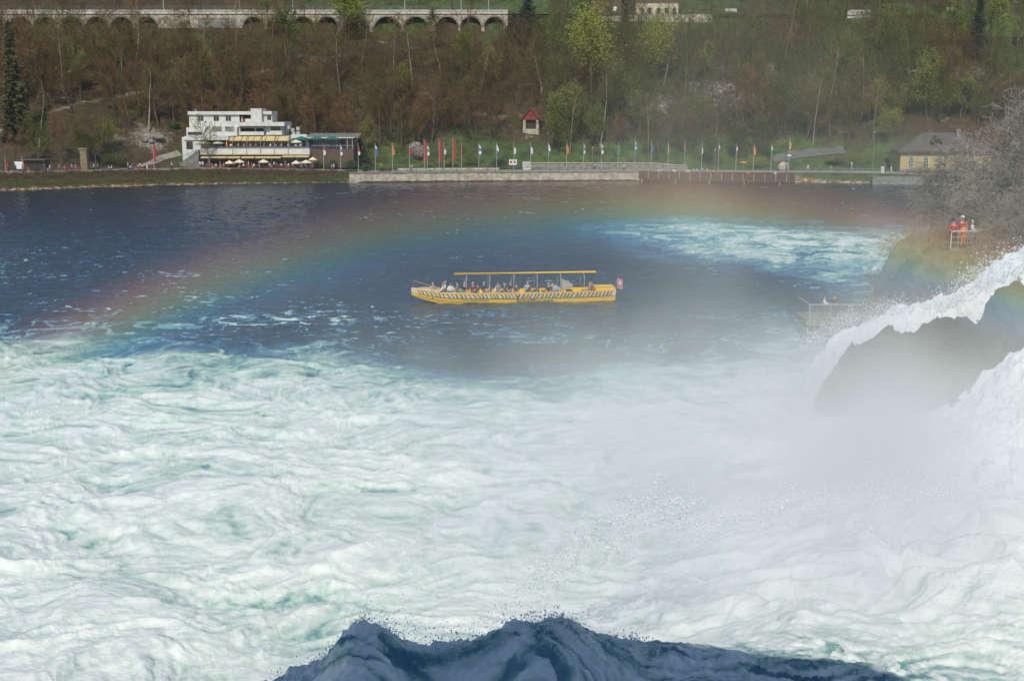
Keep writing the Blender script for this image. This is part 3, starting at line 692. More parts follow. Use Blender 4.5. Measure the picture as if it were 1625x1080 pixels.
parasol(X(417), 1.0, Zz(376), .3, 2.1, 'orange_cloth', 'closed orange parasol on the upper terrace', None, closed=True)
for x, w_ in ((962, 'leftmost'), (1072, 'middle'), (1190, 'rightmost')):
    parasol(X(x), 3.0, Zz(378), 2.1, 3.0, 'green_cloth', 'large dark green parasol under the pavilion roof, %s of three' % w_, 'green parasols beside the restaurant')
for i, x in enumerate((1012, 1065, 1100, 1160, 1200, 1225)):
    d = MB().tube([(0, 0, 0), (0, 0, .5), (0, 0, 1.5)], [.1, .2, .06], 6).build('folded_parasol', M['blue_cloth'], None, False, (RO.x + X(x), RO.y + 2.7, RZ + Zz(376) + .3)); link_ = d
    d['label'] = 'folded blue sunshade standing on the pavilion terrace'; d['category'] = 'sunshade'; d['group'] = 'folded blue sunshades on the pavilion terrace'

# red café tables and chairs, one model each then copied
def cafe_chair():
    t = thing('cafe_chair', 'small red garden chair among the café tables below the lower awnings', 'chair', (0, 0, 0), 0, 'red chairs at the riverside café')
    MB().box(-.2, .2, -.2, .2, .42, .46).build('seat', M['red_cloth'], t)
    MB().box(-.2, .2, .18, .22, .50, .9).build('backrest', M['red_cloth'], t)
    for a in (-.18, .18):
        for b in (-.18, .18): MB().tube([(a, b, 0), (a, b, .42 if b < 0 else .88)], .015, 4).build('leg', M['steel'], t)
    return t
def cafe_table():
    t = thing('cafe_table', 'small café table with a red cloth in front of the restaurant', 'table', (0, 0, 0), 0, 'café tables in front of the restaurant')
    MB().box(-.45, .45, -.45, .45, .72, .76).build('tabletop', M['red_cloth'], t); MB().tube([(0, 0, 0), (0, 0, .72)], .04, 5).build('pedestal', M['steel'], t); return t
ch0, tb0 = cafe_chair(), cafe_table(); note_kids(ch0); note_kids(tb0)
first = [True]
for i in range(13):
    lx = X(300 + i * 63) + rnd.uniform(-.4, .4); ly = -3.6 + rnd.uniform(-1.0, 2.4) * .8
    t = tb0 if first[0] else copy_tree(tb0)
    t.location = (RO.x + lx, RO.y + ly, RZ + .1 - .1)
    for a in (.3, 2.2, 3.6, 5.2):
        c = ch0 if first[0] else copy_tree(ch0); first[0] = False
        c.location = (RO.x + lx + .85 * math.cos(a), RO.y + ly + .8 * math.sin(a), RZ); c.rotation_euler.z = a - math.pi / 2

# ------------------------------------------------------------------ small house with red gable on the slope
p = hill_point(842, 209); p.y -= 1.5; hz = p.z + .5
h = thing('hillside_chapel', 'tiny hut with red gable and stone walls alone on the wooded slope', 'hut', (p.x, p.y, hz), R(-14))
MB().box(-2.2, 2.2, 0, 3.6, -2.6, -.1).build('stone_base', M['stone_pale'], h)
for a in (-2.15, 1.45): MB().box(a, a + .7, .1, 3.5, -.1, 2.3).build('corner_pier', M['stone_pale'], h)
MB().box(-1.45, 1.45, .9, 1.05, -.1, 2.3).build('opening_shade', M['interior_dark'], h)  # dark panel between the piers, the opening's shade put into its colour
gt = MB()
for k in range(7): gt.box(-1.3 + k * .41, -1.22 + k * .41, .6, .68, -.1, 2.2)
gt.build('gate_bars', M['wood_brown'], h)
MB().prism([(-2.3, 2.3), (2.3, 2.3), (0, 5.2)], .0, .3).build('gable', M['red_paint'], h)
MB().prism([(-2.85, 1.9), (-2.75, 2.15), (0, 5.65), (2.75, 2.15), (2.85, 1.9), (0, 5.3)], -.45, 4.1).build('roof', M['roof_red'], h)
MB().box(-.18, .18, -.06, 0, 3.3, 3.9).build('loft_opening', M['interior_dark'], h)
MB().tube([(0, -.3, 5.6), (0, -.3, 6.2)], .05, 4).build('finial', M['dark_metal'], h)

# ------------------------------------------------------------------ yellow house on the right bank
p = at(1427, 282, 292); hz = 2.1; W_ = 21.5; D_ = 11; H_ = 4.7
h = thing('yellow_house', 'yellow single-storey house with arched white windows and steep grey hipped roof', 'house', (p.x, p.y, hz), R(-4))
MB().box(0, W_, 0, D_, -.6, H_).build('wall', M['yellow_wall'], h)
MB().box(-.06, W_ + .06, -.06, D_ + .06, -.62, .35).build('plinth', M['stone_grey'], h)
rf = MB(); e = .7; zt = H_ + 4.3; rp = [(-e, -e, H_), (W_ + e, -e, H_), (W_ + e, D_ + e, H_), (-e, D_ + e, H_), (6.6, D_ / 2, zt), (W_ - 6.6, D_ / 2, zt)]
rf.v = rp; rf.f = [[0, 1, 5, 4], [1, 2, 5], [2, 3, 4, 5], [3, 0, 4], [3, 2, 1, 0]]
rfo = rf.build('roof', M['roof_grey'], h)
MB().box(-e - .05, W_ + e + .05, -e - .1, -e, H_ - .35, H_ + .1).build('eaves_board', M['roof_grey'], h)
MB().prism([(7.2, H_ + 2.0), (10.2, H_ + 2.0), (8.7, H_ + 3.6)], .6, 4.5).build('dormer', M['roof_grey'], rfo)
MB().box(8.0, 9.4, .53, .6, H_ + 2.05, H_ + 2.9).build('dormer_window', M['glass_dark'], rfo)
MB().box(14, 15, 4, 5, H_ + 2.5, H_ + 5.2).build('chimney', M['stone_grey'], rfo)
for k in range(6):
    cx = 2.6 + k * 3.42; fr = MB(); pts = [(cx - .62, 1.0), (cx + .62, 1.0), (cx + .62, 3.0)] + [(cx + .62 * math.cos(t), 3.0 + .45 * math.sin(t)) for t in (R(45), R(90), R(135))] + [(cx - .62, 3.0)]
    w_ = MB().prism([(cx + (x - cx) * 1.3, 1.0 + (z - 1.0) * 1.08 - .1) for x, z in pts], -.07, -.01).build('window', M['cream'], h)
    MB().prism(pts, -.1, -.075).build('pane', M['glass_dark'], w_)
    sh = MB()
    for a in (-.6, -.2, .2, .56): sh.box(cx + a, cx + a + .07, -.15, -.11, 1.0, 3.35 if abs(a) < .4 else 3.0)
    for z in (1.02, 1.65, 2.3, 2.95): sh.box(cx - .6, cx + .6, -.145, -.105, z, z + .07)
    sh.build('glazing_bars', M['white_cloth'], w_)
# bank wall in front of it
d = MB(); a = onz(1382, 291, .2); d.box(a.x, a.x + 60, a.y - 1.2, a.y + .4, -1.5, 1.7).build('river_wall', M['stone_grey'], label='dark grey bank wall at the water below the yellow house', cat='wall')

# ------------------------------------------------------------------ villa on the hill top, centre
p = at(1040, 27, 386); vz0 = p.z
h = thing('hilltop_villa', 'pale house with dark brown barn wing at the top edge of the wooded hill', 'house', (p.x, p.y, vz0 - .3))
s_ = .198
MB().box(-6, 7.5, 2, 11, -3, 5.2).build('wall', M['cream'], h)
MB().box(-20, -14.2, 1.5, 10, -3, 1.4).build('barn_base', M['interior_dark'], h); MB().box(-14, -10.5, 1.5, 10, -3, 7).build('barn_wall', M['wood_brown'], h); MB().box(-20, -14.2, 1.6, 10, 1.4, 7).build('barn_wall', M['wood_brown'], h); MB().box(-10.4, -6.1, 3, 9, -3, 6).build('link_wall', M['interior_dark'], h)
MB().box(-13, -12, 1.4, 1.5, 2.2, 3.6).build('barn_window', M['white_cloth'], h)
MB().prism([(-23, 6.9), (-9.6, 6.9), (-16.3, 11)], .8, 11).build('roof', M['roof_red'], h); MB().prism([(-6.8, 5.2), (8.3, 5.2), (.7, 9.5)], 1.3, 12).build('roof', M['roof_red'], h)
for x in (-4.5, -2.2, 0.6, 3.2, 5.6): f = MB().box(x, x + 1.1, 1.93, 2.0, 1.3, 3.2).build('window', M['glass_dark'], h); MB().box(x - .1, x + 1.2, 1.94, 1.99, 1.1, 1.28).build('sill', M['white_wall'], f)
w0, w1 = vx(945, 43), vx(1132, 43)
d = MB().box(w0, w1, 382, 382.6, 38, at(1040, 23, 382).z).build('garden_wall', M['stone_pale'], label='long pale garden wall on the hill top below the villa', cat='wall')
d = MB().box(vx(1350, 44), vx(1387, 44), 384, 384.5, 40, at(1370, 16, 384).z).build('garden_wall', M['white_wall'], label='short pale wall fragment on the hill top among tree trunks', cat='wall')
p = at(1618, 74, 362); t = thing('field_shelter', 'dark open field shelter with pale post on the green meadow', 'shelter', (p.x, p.y, p.z - .1))
MB().box(-.6, 7, 0, 4, 0, 2.8).build('wall', M['interior_dark'], t); MB().box(-1, 7.3, -.4, 4.4, 2.81, 3.0).build('roof', M['roof_grey'], t); MB().tube([(-.8, -.3, -1), (-.8, -.3, 2.8)], .09, 5).build('post', M['pale_metal'], t)
for px, py, l in ((1512, 17, 'small pale ledge stone on the hill top right'), (1160, 20, 'small pale stone terrace on the hill top right of the villa wall')):
    p = hill_point(px, py); MB().box(-1.8, 1.8, 0, 1, -1, .9).build('terrace_wall', M['white_wall'], None, False, p, label=l, cat='wall')

# ------------------------------------------------------------------ flags
def flagpole(px, ytop, ybot, cols, label, drape=1.0, tall=False, back=3.2, grp='flags along the promenade'):
    q = promp(px, back); ppm = FPX / (q.y * cp + 13.5 * sp); h = (ybot - ytop) / ppm + .4
    t = thing('banner_pole' if tall else 'flagpole', label, 'banner' if tall else 'flag', (q.x, q.y, q.z - .04), rnd.uniform(-.3, .3), grp)
    MB().tube([(0, 0, 0), (0, 0, h)], [.07, .045], 6).build('pole', M['pale_metal'], t); MB().ball((0, 0, h), .09).build('finial', M['pale_metal'], t)
    if tall: zt_, L, wd = h - .3, h * .66, .55
    else: zt_, L, wd = h - .35, 2.2, .52 * drape
    n = len(cols); NZ = 12
    r_ = random.Random(int(px)); ph = r_.uniform(0, 6)
    for ci, c in enumerate(cols):
        k0 = int(NZ * ci / n); k1 = int(NZ * (ci + 1) / n); mb = MB()
        for k in range(k0, k1 + 1):
            u = k / NZ; wd_ = wd * (.35 + .65 * math.sin(min(1, u * 1.5) * math.pi * .5)) * (1 if u < .8 else 1 - (u - .8) * 2.2) if not tall else wd
            for j in range(5):
                s = j / 4; x = .05 + s * wd_; y = .12 * math.sin(s * 7 + ph + u * 3) * (1 if not tall else .4)
                mb.v.append((x * (1 if tall else math.cos(u * .5)), y, zt_ - u * L - s * (.25 if not tall else .02)))
        w5 = k1 - k0 + 1
        for a in range(w5 - 1):
            for j in range(4): mb.f.append([a * 5 + j, (a + 1) * 5 + j, (a + 1) * 5 + j + 1, a * 5 + j + 1])
        mb.build('cloth' if n == 1 else 'cloth_field', M[c], t, True)
    return t
W3, B3, R3, O3, G3, Y3 = 'white_cloth', 'blue_cloth', 'red_cloth', 'orange_cloth', 'green_flag', 'yellow_flag'
flagpole(514, 228, 268, [R3, W3], 'red and white flag at the right end of the café terrace', back=1)
flagpole(541, 228, 268, [W3, B3, W3], 'white and blue flag in front of the pavilion shrubs', back=1)
flagpole(569, 228, 270, [R3, R3, W3], 'red flag with a white edge right of the pavilion')
flagpole(596, 228, 270, [W3, B3, B3], 'flag white above and blue below, on the second pole right of the pavilion', 1.2)
flagpole(623, 228, 270, [O3], 'orange flag between the blue-white flag and the blossoming magnolia')
flagpole(650, 230, 270, [R3], 'red flag in front of the blossoming magnolia')
flagpole(673.5, 220, 269, [R3], 'narrow faded red tall banner just right of the magnolia', tall=True)
flagpole(678.5, 229, 270, [W3, G3, W3], 'white flag with a green middle right of the magnolia')
flagpole(697, 220, 269, [R3], 'tall deep red banner, second of the three tall banners', tall=True, grp='tall red banners')
flagpole(705, 228, 270, [R3, W3], 'small red and white flag between the two deep red tall banners')
flagpole(719, 220, 270, [R3], 'tall deep red banner, rightmost of the tall banners on the promenade', tall=True, grp='tall red banners')
flagpole(732.5, 229, 270, [R3, R3], 'slim furled red flag right of the last tall red banner', .5)
flagpole(760, 228, 270, [W3, B3, W3], 'broad white and blue flag right of the furled red one', 1.3)
flagpole(788, 228, 270, [W3, W3, B3], 'white flag with blue lower edge in front of the dark shrub')
flagpole(815.5, 228, 270, [R3, W3, W3], 'white flag with red top above the red and white sign')
flagpole(842, 228, 270, [B3, W3, W3], 'white flag with blue top beside the white information panel')
flagpole(870, 228, 270, [W3, W3, G3], 'white flag with grey green lower edge above the left bench')
flagpole(899, 228, 270, [O3], 'orange flag above the retaining wall between two white flags')
flagpole(926, 228, 270, [W3, B3, W3], 'narrow blue and white flag right of the orange one above the retaining wall', .8)
flagpole(954, 228, 270, [W3, G3, W3], 'white flag with green stripe above the second bench')
flagpole(980.5, 229, 271, [G3], 'plain green flag above the retaining wall')
flagpole(1007, 229, 274, [W3, B3, W3, B3], 'blue and white striped flag at the left end of the jetty')
flagpole(1033, 229, 274, [B3], 'deep blue flag above the left part of the jetty')
flagpole(1059.5, 231, 274, [Y3, Y3], 'furled yellow flag hanging thin above the jetty', .35)
flagpole(1086, 231, 274, [R3, B3], 'furled red and blue flag hanging thin above the jetty', .4)
flagpole(1113, 231, 274, [G3, W3], 'furled green and white flag above the middle of the jetty', .5)
flagpole(1139.5, 232, 274, [W3, B3, R3], 'white, blue and red flag above the jetty', .8)
flagpole(1167.5, 233, 274, [W3, R3], 'white flag with red lower half above the right part of the jetty', .7)
flagpole(1195, 233, 275, [O3], 'orange flag above the right part of the jetty')
flagpole(1223, 234, 276, [W3, G3], 'white and green flag second from the right end of the row', .7)
flagpole(1251, 234, 284, [Y3, O3], 'yellow orange flag, rightmost of the promenade row', .9)
q = promp(1251, 3.1); MB().box(-.4, .5, -.1, -.06, 3.7, 4.1).build('sign_plate', M[W3], None, False, q, label='small white plate on the rightmost flagpole', cat='sign')
flagpole(245, 222, 258, [R3], 'tall dark red banner standing left of the restaurant', tall=True, back=6, grp='tall red banners')
flagpole(37, 246, 268, [O3, O3], 'small orange flag beside the white board at the far left', .6, back=3, grp='flags at the left end')
flagpole(10, 250, 272, [R3], 'small red flag at the left edge of the promenade', back=3, grp='flags at the left end')

# ------------------------------------------------------------------ boards, benches, lamps, bins on the promenade
q = promp(836, 9.5); t = thing('information_panel', 'large white information panel standing at the end of the retaining wall', 'panel', q)
MB().box(-1.0, 1.0, -.2, .35, 0, 1.95).build('board', M['white_wall'], t); MB().box(-1.05, 1.05, -.25, .4, 1.96, 2.05).build('cap', M['steel'], t); MB().box(-.75, .75, -.24, -.205, .5, 1.7).build('poster', M['pale_metal'], t)
q = promp(814, 11.5); t = thing('sign', 'red and white sign board on two legs on the lawn edge', 'sign', q)
MB().box(-.95, .95, -.05, .05, 1.1, 2.4).build('board', M[W3], t); MB().box(-.7, -.15, -.09, -.055, 1.5, 2.1).build('red_panel', M[R3], t); MB().box(.15, .7, -.09, -.055, 1.5, 2.1).build('red_panel', M[R3], t)
for a in (-.7, .7): MB().tube([(a, 0, 0), (a, 0, 1.1)], .04, 5).build('leg', M['steel'], t)
def bench(px, label, back=10.5, w=2.9):
    t = thing('park_bench', label, 'bench', promp(px, back), 0, 'benches on the promenade')
    MB().box(-w, w, -.25, .25, .42, .48).build('seat', M['wood_brown'], t); MB().box(-w, w, .27, .33, .55, .95).build('backrest', M['wood_brown'], t)
    for a in (-w + .2, 0, w - .2): MB().box(a - .05, a + .05, -.22, .3, 0, .42).build('leg', M['dark_metal'], t)
bench(869, 'long dark bench before the retaining wall, the left one'); bench(963, 'long dark bench before the retaining wall, the right one')
bench(1330, 'dark bench on the lawn side near the yellow house', 6, 1.0)
def lamp(px, ytop, ybot, label, back=6):
    q = promp(px, back); ppm = FPX / (q.y * cp + 13 * sp); h = (ybot - ytop) / ppm
    t = thing('street_lamp', label, 'lamp', q, 0, 'lamp posts by the river'); MB().tube([(0, 0, 0), (0, 0, h)], [.07, .04], 6).build('post', M['steel'], t); MB().tube([(0, 0, h), (0, 0, h + .25)], [.22, .1], 8).build('lamp_head', M['pale_metal'], t)
lamp(1134, 240, 272, 'thin grey lamp post behind the jetty among the flags', 9); lamp(940, 238, 272, 'slim lamp post between two flags above the retaining wall', 8)
lamp(1385, 202, 262, 'tall lamp post on the wooded slope left of the yellow house', 14)
q = promp(1180, 8); t = thing('sign', 'yellow direction sign on a post behind the jetty', 'sign', q); MB().box(-.8, .6, -.04, .04, 1.9, 2.25).build('board', M[O3], t); MB().tube([(0, .06, 0), (0, .06, 2.4)], .04, 5).build('post', M['steel'], t)
q = promp(1243, 9); t = thing('boulder', 'rounded pale boulder behind the right end of the jetty', 'boulder', q)
MB().ball((0, 0, .9), 1.4, 1.0, 1.3, 10, 8).build('stone', M['stone_pale'], t, True)
# left end: white board, kiosk, beige pillar, bollards
q = promp(31, 3.5); t = thing('notice_board', 'white notice board beside the dark hut at the left end', 'board', q); MB().box(-.85, .85, 0, .1, .7, 2.3).build('board', M[W3], t); [MB().tube([(a, .05, 0), (a, .05, .7)], .05, 5).build('leg', M['steel'], t) for a in (-.7, .7)]
q = promp(52, 7.5); t = thing('kiosk', 'low dark kiosk with open front behind the people at the left end', 'kiosk', q); MB().box(-2.8, 2.8, 0, 3, 0, 2.4).build('wall', M['interior_dark'], t); MB().box(-3.1, 3.1, -.7, 3.2, 2.41, 2.6).build('roof', M['roof_grey'], t)
for a in (-2.8, -1, 1, 2.8): MB().tube([(a, -.5, 0), (a, -.5, 2.4)], .07, 5).build('post', M['wood_brown'], t)
q = promp(134, 7.5); t = thing('gate_pillar', 'tall beige stone pillar behind the promenade, left of the restaurant', 'pillar', q); MB().box(-.75, .75, 0, 1.4, -.2, 4.6).build('shaft', M['sandstone'], t); MB().box(-.9, .9, -.15, 1.55, 4.61, 4.9).build('cap', M['stone_grey'], t)
for px, m, l in ((234, W3, 'short white bollard by the parked motorcycles'), (241, R3, 'short red bollard by the white one')):
    MB().tube([(0, 0, 0), (0, 0, 1.0), (0, 0, 1.1)], [.14, .14, .05], 8).build('bollard', M[m], None, False, promp(px, 1.0), label=l, cat='bollard')
q = promp(1400, 2.0); MB().box(-.35, .35, -.3, .3, 0, 1.5).build('litter_bin', M['white_wall'], None, False, q, label='pale upright box at the corner by the yellow house', cat='box')
q = promp(1351, 3); t = thing('ticket_post', 'dark grey upright post with round head near the bank right of the jetty', 'post', q); MB().tube([(0, 0, 0), (0, 0, 2.0)], .2, 8).build('post', M['steel'], t); MB().ball((0, 0, 2.1), .3).build('head', M['pale_metal'], t)

def bicycle(px, back, label, rz=0.0):
    t = thing('bicycle', label, 'bicycle', promp(px, back), rz, 'bicycles parked left of the restaurant')
    for a in (-.52, .52):
        n = 14; MB().tube([(a + .33 * math.cos(2 * math.pi * k / n), 0, .34 + .33 * math.sin(2 * math.pi * k / n)) for k in range(n + 1)], .02, 4, False).build('wheel', M['dark_metal'], t)
    MB().tube([(-.52, 0, .34), (-.05, 0, .32), (.38, 0, .8), (-.18, 0, .82), (-.05, 0, .32)], .02, 4).tube([(-.52, 0, .34), (-.2, 0, .85), (-.22, 0, .95)], .018, 4).tube([(.52, 0, .34), (.36, 0, 1.0)], .02, 4).build('frame', M['steel'], t)
    MB().tube([(.36, -.25, 1.0), (.36, .25, 1.0)], .018, 4).build('handlebar', M['dark_metal'], t); MB().box(-.36, -.1, -.06, .06, .95, .99).build('saddle', M['dark_metal'], t)
for i, px in enumerate((258, 262, 267, 272)): bicycle(px, 3.0 + .3 * i, 'parked bicycle left of the restaurant stairs, %s from the left' % ['first', 'second', 'third', 'fourth'][i], .5)
def motorbike(px, back, col, label, rz):
    t = thing('motorcycle', label, 'motorcycle', promp(px, back), rz, 'parked motorcycles')
    for a in (-.7, .7):
        n = 12; w_ = MB().tube([(a + .28 * math.cos(2 * math.pi * k / n), 0, .32 + .28 * math.sin(2 * math.pi * k / n)) for k in range(n + 1)], .06, 5, False).build('wheel', M['dark_metal'], t)
    MB().ball((.1, 0, .85), .35, .16, .2).build('tank', M[col], t, True); MB().box(-.75, -.1, -.14, .14, .78, .9).build('saddle', M['dark_metal'], t); MB().box(-.3, .35, -.16, .16, .3, .7).build('engine', M['steel'], t)
    MB().tube([(.72, 0, .32), (.45, 0, 1.05)], .045, 5).tube([(.42, -.35, 1.1), (.42, .35, 1.1)], .025, 4).build('fork', M['steel'], t); MB().box(.5, .56, -.2, .2, .95, 1.35).build('windshield', M['pale_metal'], t); MB().ball((.58, 0, .9), .11).build('headlight', M['pale_metal'], t)
motorbike(207, 2.5, 'red_cloth', 'red motorcycle with pale windshield parked in the middle of the left promenade', .6); motorbike(217, 2.6, 'red_cloth', 'red motorcycle parked right beside the one with the group of riders', -.4)
motorbike(78, 2.2, 'red_cloth', 'red motorcycle parked in front of the left trees', .2)
# ------------------------------------------------------------------ trees
def segs_obj(name, segs, m, sides=3):
    if not len(segs): return None
    A = np.array([s[0] for s in segs]); B = np.array([s[1] for s in segs]); ra = np.array([s[2] for s in segs]); rb_ = np.array([s[3] for s in segs])
    d = B - A; d /= np.linalg.norm(d, axis=1, keepdims=True) + 1e-9
    up = np.where(np.abs(d[:, 2:3]) < .9, np.array([[0, 0, 1.]]), np.array([[1., 0, 0]])); a = np.cross(d, up); a /= np.linalg.norm(a, axis=1, keepdims=True) + 1e-9; c = np.cross(d, a)
    V = []
    for (P, r) in ((A, ra), (B, rb_)):
        for k in range(sides):
            t = 2 * math.pi * k / sides; V.append(P + (a * math.cos(t) + c * math.sin(t)) * r[:, None])
    V = np.stack(V, 1); n = len(segs); base = (np.arange(n) * 2 * sides)[:, None]; F = []
    for k in range(sides): k2 = (k + 1) % sides; F.append(np.concatenate([base + k, base + k2, base + sides + k2, base + sides + k], 1))
    return raw_mesh(name, V.reshape(-1, 3), np.concatenate(F), 4, m)
def grow(r_, p, d, L, r, lev, spec, out):
    n = spec['n'][lev]; pts = [p]; dd = d.copy(); st = L / n
    for i in range(n):
        dd = (dd + Vector((r_.gauss(0, 1), r_.gauss(0, 1), r_.gauss(0, 1))) * spec['wob'][lev] + Vector((0, 0, spec['up'][lev]))).normalized()
        q = pts[-1] + dd * st; r0 = r * (1 - .8 * i / n); r1 = r * (1 - .8 * (i + 1) / n)
        out[lev].append((tuple(pts[-1]), tuple(q), max(r0, spec['rmin']), max(r1, spec['rmin']))); pts.append(q)
    if lev + 1 < len(spec['n']):
        for k in range(spec['kids'][lev]):
            t = spec['from'][lev] + (1 - spec['from'][lev]) * (k + r_.random()) / spec['kids'][lev]; t = min(t, .99); i = int(t * n); q = pts[i].lerp(pts[i + 1], t * n - i)
            ax = (pts[i + 1] - pts[i]).normalized(); side = ax.orthogonal().normalized(); side.rotate(Matrix.Rotation(r_.uniform(0, 6.283), 3, ax))
            ang = R(spec['ang'][lev] + r_.uniform(-14, 14)); nd = ax * math.cos(ang) + side * math.sin(ang)
            grow(r_, q, nd, L * spec['len'][lev] * (1 - .55 * (t - spec['from'][lev]) / (1.001 - spec['from'][lev]) if lev == 0 else 1 - .3 * t) * r_.uniform(.7, 1.2), r * spec['rad'][lev] * (1 - .5 * t), lev + 1, spec, out)
SPEC_WOOD = dict(n=[7, 4, 3, 2], kids=[20, 7, 5], wob=[.06, .14, .2, .2], up=[.05, .10, .06, .04], ang=[52, 42, 40], len=[.42, .48, .45], rad=[.34, .4, .5], rmin=.021)
SPEC_WOOD['from'] = [.28, .15, .1]
def leaves(r_, tips, n, size, spread):
    V = []; 
    for i in range(n):
        t = r_.choice(tips); c = Vector(t[1]) + Vector((r_.gauss(0, spread), r_.gauss(0, spread), r_.gauss(0, spread)))
        a = Vector((r_.gauss(0, 1), r_.gauss(0, 1), r_.gauss(0, 1))).normalized() * size * r_.uniform(.6, 1.3); b = a.orthogonal().normalized() * size * .6
        V += [tuple(c - a), tuple(c + b), tuple(c + a), tuple(c - b)]
    V = np.array(V); return V, np.arange(len(V)).reshape(-1, 4)
def bare_tree(seed, h, label, barkm, twigm, name='bare_tree', cat='tree', leaf=None, nleaf=0, lsize=.1, lspread=.35, spec=None, group=None, r0=None, part='crown'):
    r_ = random.Random(seed); sp_ = dict(spec or SPEC_WOOD); out = [[], [], [], [], []]
    grow(r_, Vector((0, 0, -.4)), Vector((r_.gauss(0, .05), r_.gauss(0, .05), 1)), h, r0 or h * .017, 0, sp_, out)
    t = thing(name, label, cat, group=group)
    link(bpy.data.objects.new('trunk', segs_obj('trunk', out[0], M[barkm], 6)), t)
    link(bpy.data.objects.new(part, segs_obj(part, sum(out[1:], []), M[twigm])), t)
    if leaf:
        V, F = leaves(r_, sum(out[2:], []), nleaf, lsize, lspread); link(bpy.data.objects.new('foliage', raw_mesh('foliage', V, F, 4, M[leaf])), t)
    return t
def conifer(seed, h, w_, label, m='needle_dark', name='conifer', group=None):
    r_ = random.Random(seed); t = thing(name, label, 'tree', group=group); V = []; br = []
    lv = int(h * 2.6)
    for i in range(lv):
        u = (i + .5) / lv; z = h * (.06 + .94 * u); R_ = w_ * (1 - u) ** .8 * r_.uniform(.75, 1.15) + .15
        for k in range(int(6 + 8 * (1 - u))):
            a = r_.uniform(0, 6.28); L = R_ * r_.uniform(.6, 1.1); c0 = Vector((0, 0, z)); tip = Vector((L * math.cos(a), L * math.sin(a), z - L * r_.uniform(.1, .4))); br.append((tuple(c0), tuple(tip), .04, .015))
            for j in range(int(7 + L * 9)):
                s = r_.uniform(.2, 1.05); c = c0.lerp(tip, s) + Vector((r_.gauss(0, .22), r_.gauss(0, .22), r_.gauss(0, .12)))
                aa = Vector((math.cos(a) + r_.gauss(0, .5), math.sin(a) + r_.gauss(0, .5), -.5 + r_.gauss(0, .3))).normalized() * .34; b = aa.orthogonal().normalized() * .10
                V += [tuple(c - aa), tuple(c + b), tuple(c + aa), tuple(c - b)]
    V = np.array(V); link(bpy.data.objects.new('crown', raw_mesh('crown', V, np.arange(len(V)).reshape(-1, 4), 4, M[m])), t)
    tr2 = [((0, 0, -.4), (0, 0, h * .6), w_ * .07, w_ * .04), ((0, 0, h * .6), (0, 0, h), w_ * .04, .02)] + br
    link(bpy.data.objects.new('trunk', segs_obj('trunk', tr2, M['bark'], 5)), t); return t
def bush(seed, r0, h, label, m, name='bush', n=1500, ls=.12, cat='bush', group=None, twig='twig_brown'):
    r_ = random.Random(seed); t = thing(name, label, cat, group=group); V = []; st = []
    lobes = [(r_.uniform(-.6, .6) * r0, r_.uniform(-.5, .5) * r0, h * r_.uniform(.35, .7), r_.uniform(.4, .65)) for _ in range(7)]
    for i in range(n):
        lx, ly, lz, s = r_.choice(lobes); d = Vector((r_.gauss(0, 1), r_.gauss(0, 1), r_.gauss(0, 1))).normalized() * (r_.random() ** .35); c = Vector((lx + d.x * r0 * s, ly + d.y * r0 * s, max(.05, lz + d.z * h * s * .6)))
        a = Vector((r_.gauss(0, 1), r_.gauss(0, 1), r_.gauss(0, 1))).normalized() * ls; b = a.orthogonal().normalized() * ls * .6; V += [tuple(c - a), tuple(c + b), tuple(c + a), tuple(c - b)]
    V = np.array(V); link(bpy.data.objects.new('foliage', raw_mesh('foliage', V, np.arange(len(V)).reshape(-1, 4), 4, M[m])), t)
    for k in range(9): l = r_.choice(lobes); st.append(((0, 0, -.2), (l[0], l[1], l[2]), .05, .02))
    link(bpy.data.objects.new('stems', segs_obj('stems', st, M[twig], 4)), t); return t

# exclusion zones for the wood, as columns and rows of the survey
def excluded(x, y, z, h):
    b = Vector((x, y, z)); d = y * cp + (CAMZ - z) * sp; px = CXP + FPX * x / d; vv = ((z - CAMZ) * cp + y * sp) / d; py = CYP - FPX * vv
    top = py - h * FPX / d
    if y < 300 + 0 and 290 < px < 575: return True
    if 285 < px < 470 and py > 182 and y < 306: return True
    if 470 < px < 575 and py > 225 and y < 306: return True
    if abs(px - 842) < 42 and y < 332 and top < 212: return True
    if 372 < y < 388: return True
    if 352 < y < 388 and px < 815 and rnd.random() < .93: return True
    if 585 < px < 1000 and py > 246: return True
    if px > 1225 and py > 228: return True
    if 1415 < px < 1640 and y < 312: return True
    if 110 < px < 290 and 42 < py < 76: return rnd.random() < .8
    if 1490 < px < 1700 and 45 < py < 105: return rnd.random() < .8
    if y > 388 and (px < 1240): return rnd.random() < .35
    return False
protos = {}
LAB = {'brown': 'bare brown tree in the dense leafless wood on the slope', 'grey': 'bare grey tree in the dense leafless wood on the slope', 'olive': 'budding olive tree among the bare trees on the slope', 'pale': 'tall tree with a straight pale trunk standing in the wood on the slope'}
GRP = {'brown': 'bare brown trees of the hillside wood', 'grey': 'bare grey trees of the hillside wood', 'olive': 'budding olive trees of the hillside wood', 'pale': 'pale trunked trees of the hillside wood'}
SPEC_TALL = dict(SPEC_WOOD); SPEC_TALL['from'] = [.5, .15, .1]; SPEC_TALL['len'] = [.30, .5, .45]; SPEC_TALL['n'] = [8, 3, 3, 2]
for i in range(4): protos.setdefault('brown', []).append(bare_tree(20 + i, 9.5 + i, LAB['brown'], 'bark', 'twig_brown', group=GRP['brown']))
for i in range(3): protos.setdefault('grey', []).append(bare_tree(40 + i, 10.5 + i, LAB['grey'], 'bark', 'twig_grey', group=GRP['grey']))
for i in range(3): protos.setdefault('olive', []).append(bare_tree(60 + i, 8.5 + i, LAB['olive'], 'bark', 'twig_olive', leaf='leaf_olive', nleaf=2300, lsize=.14, lspread=.5, group=GRP['olive']))
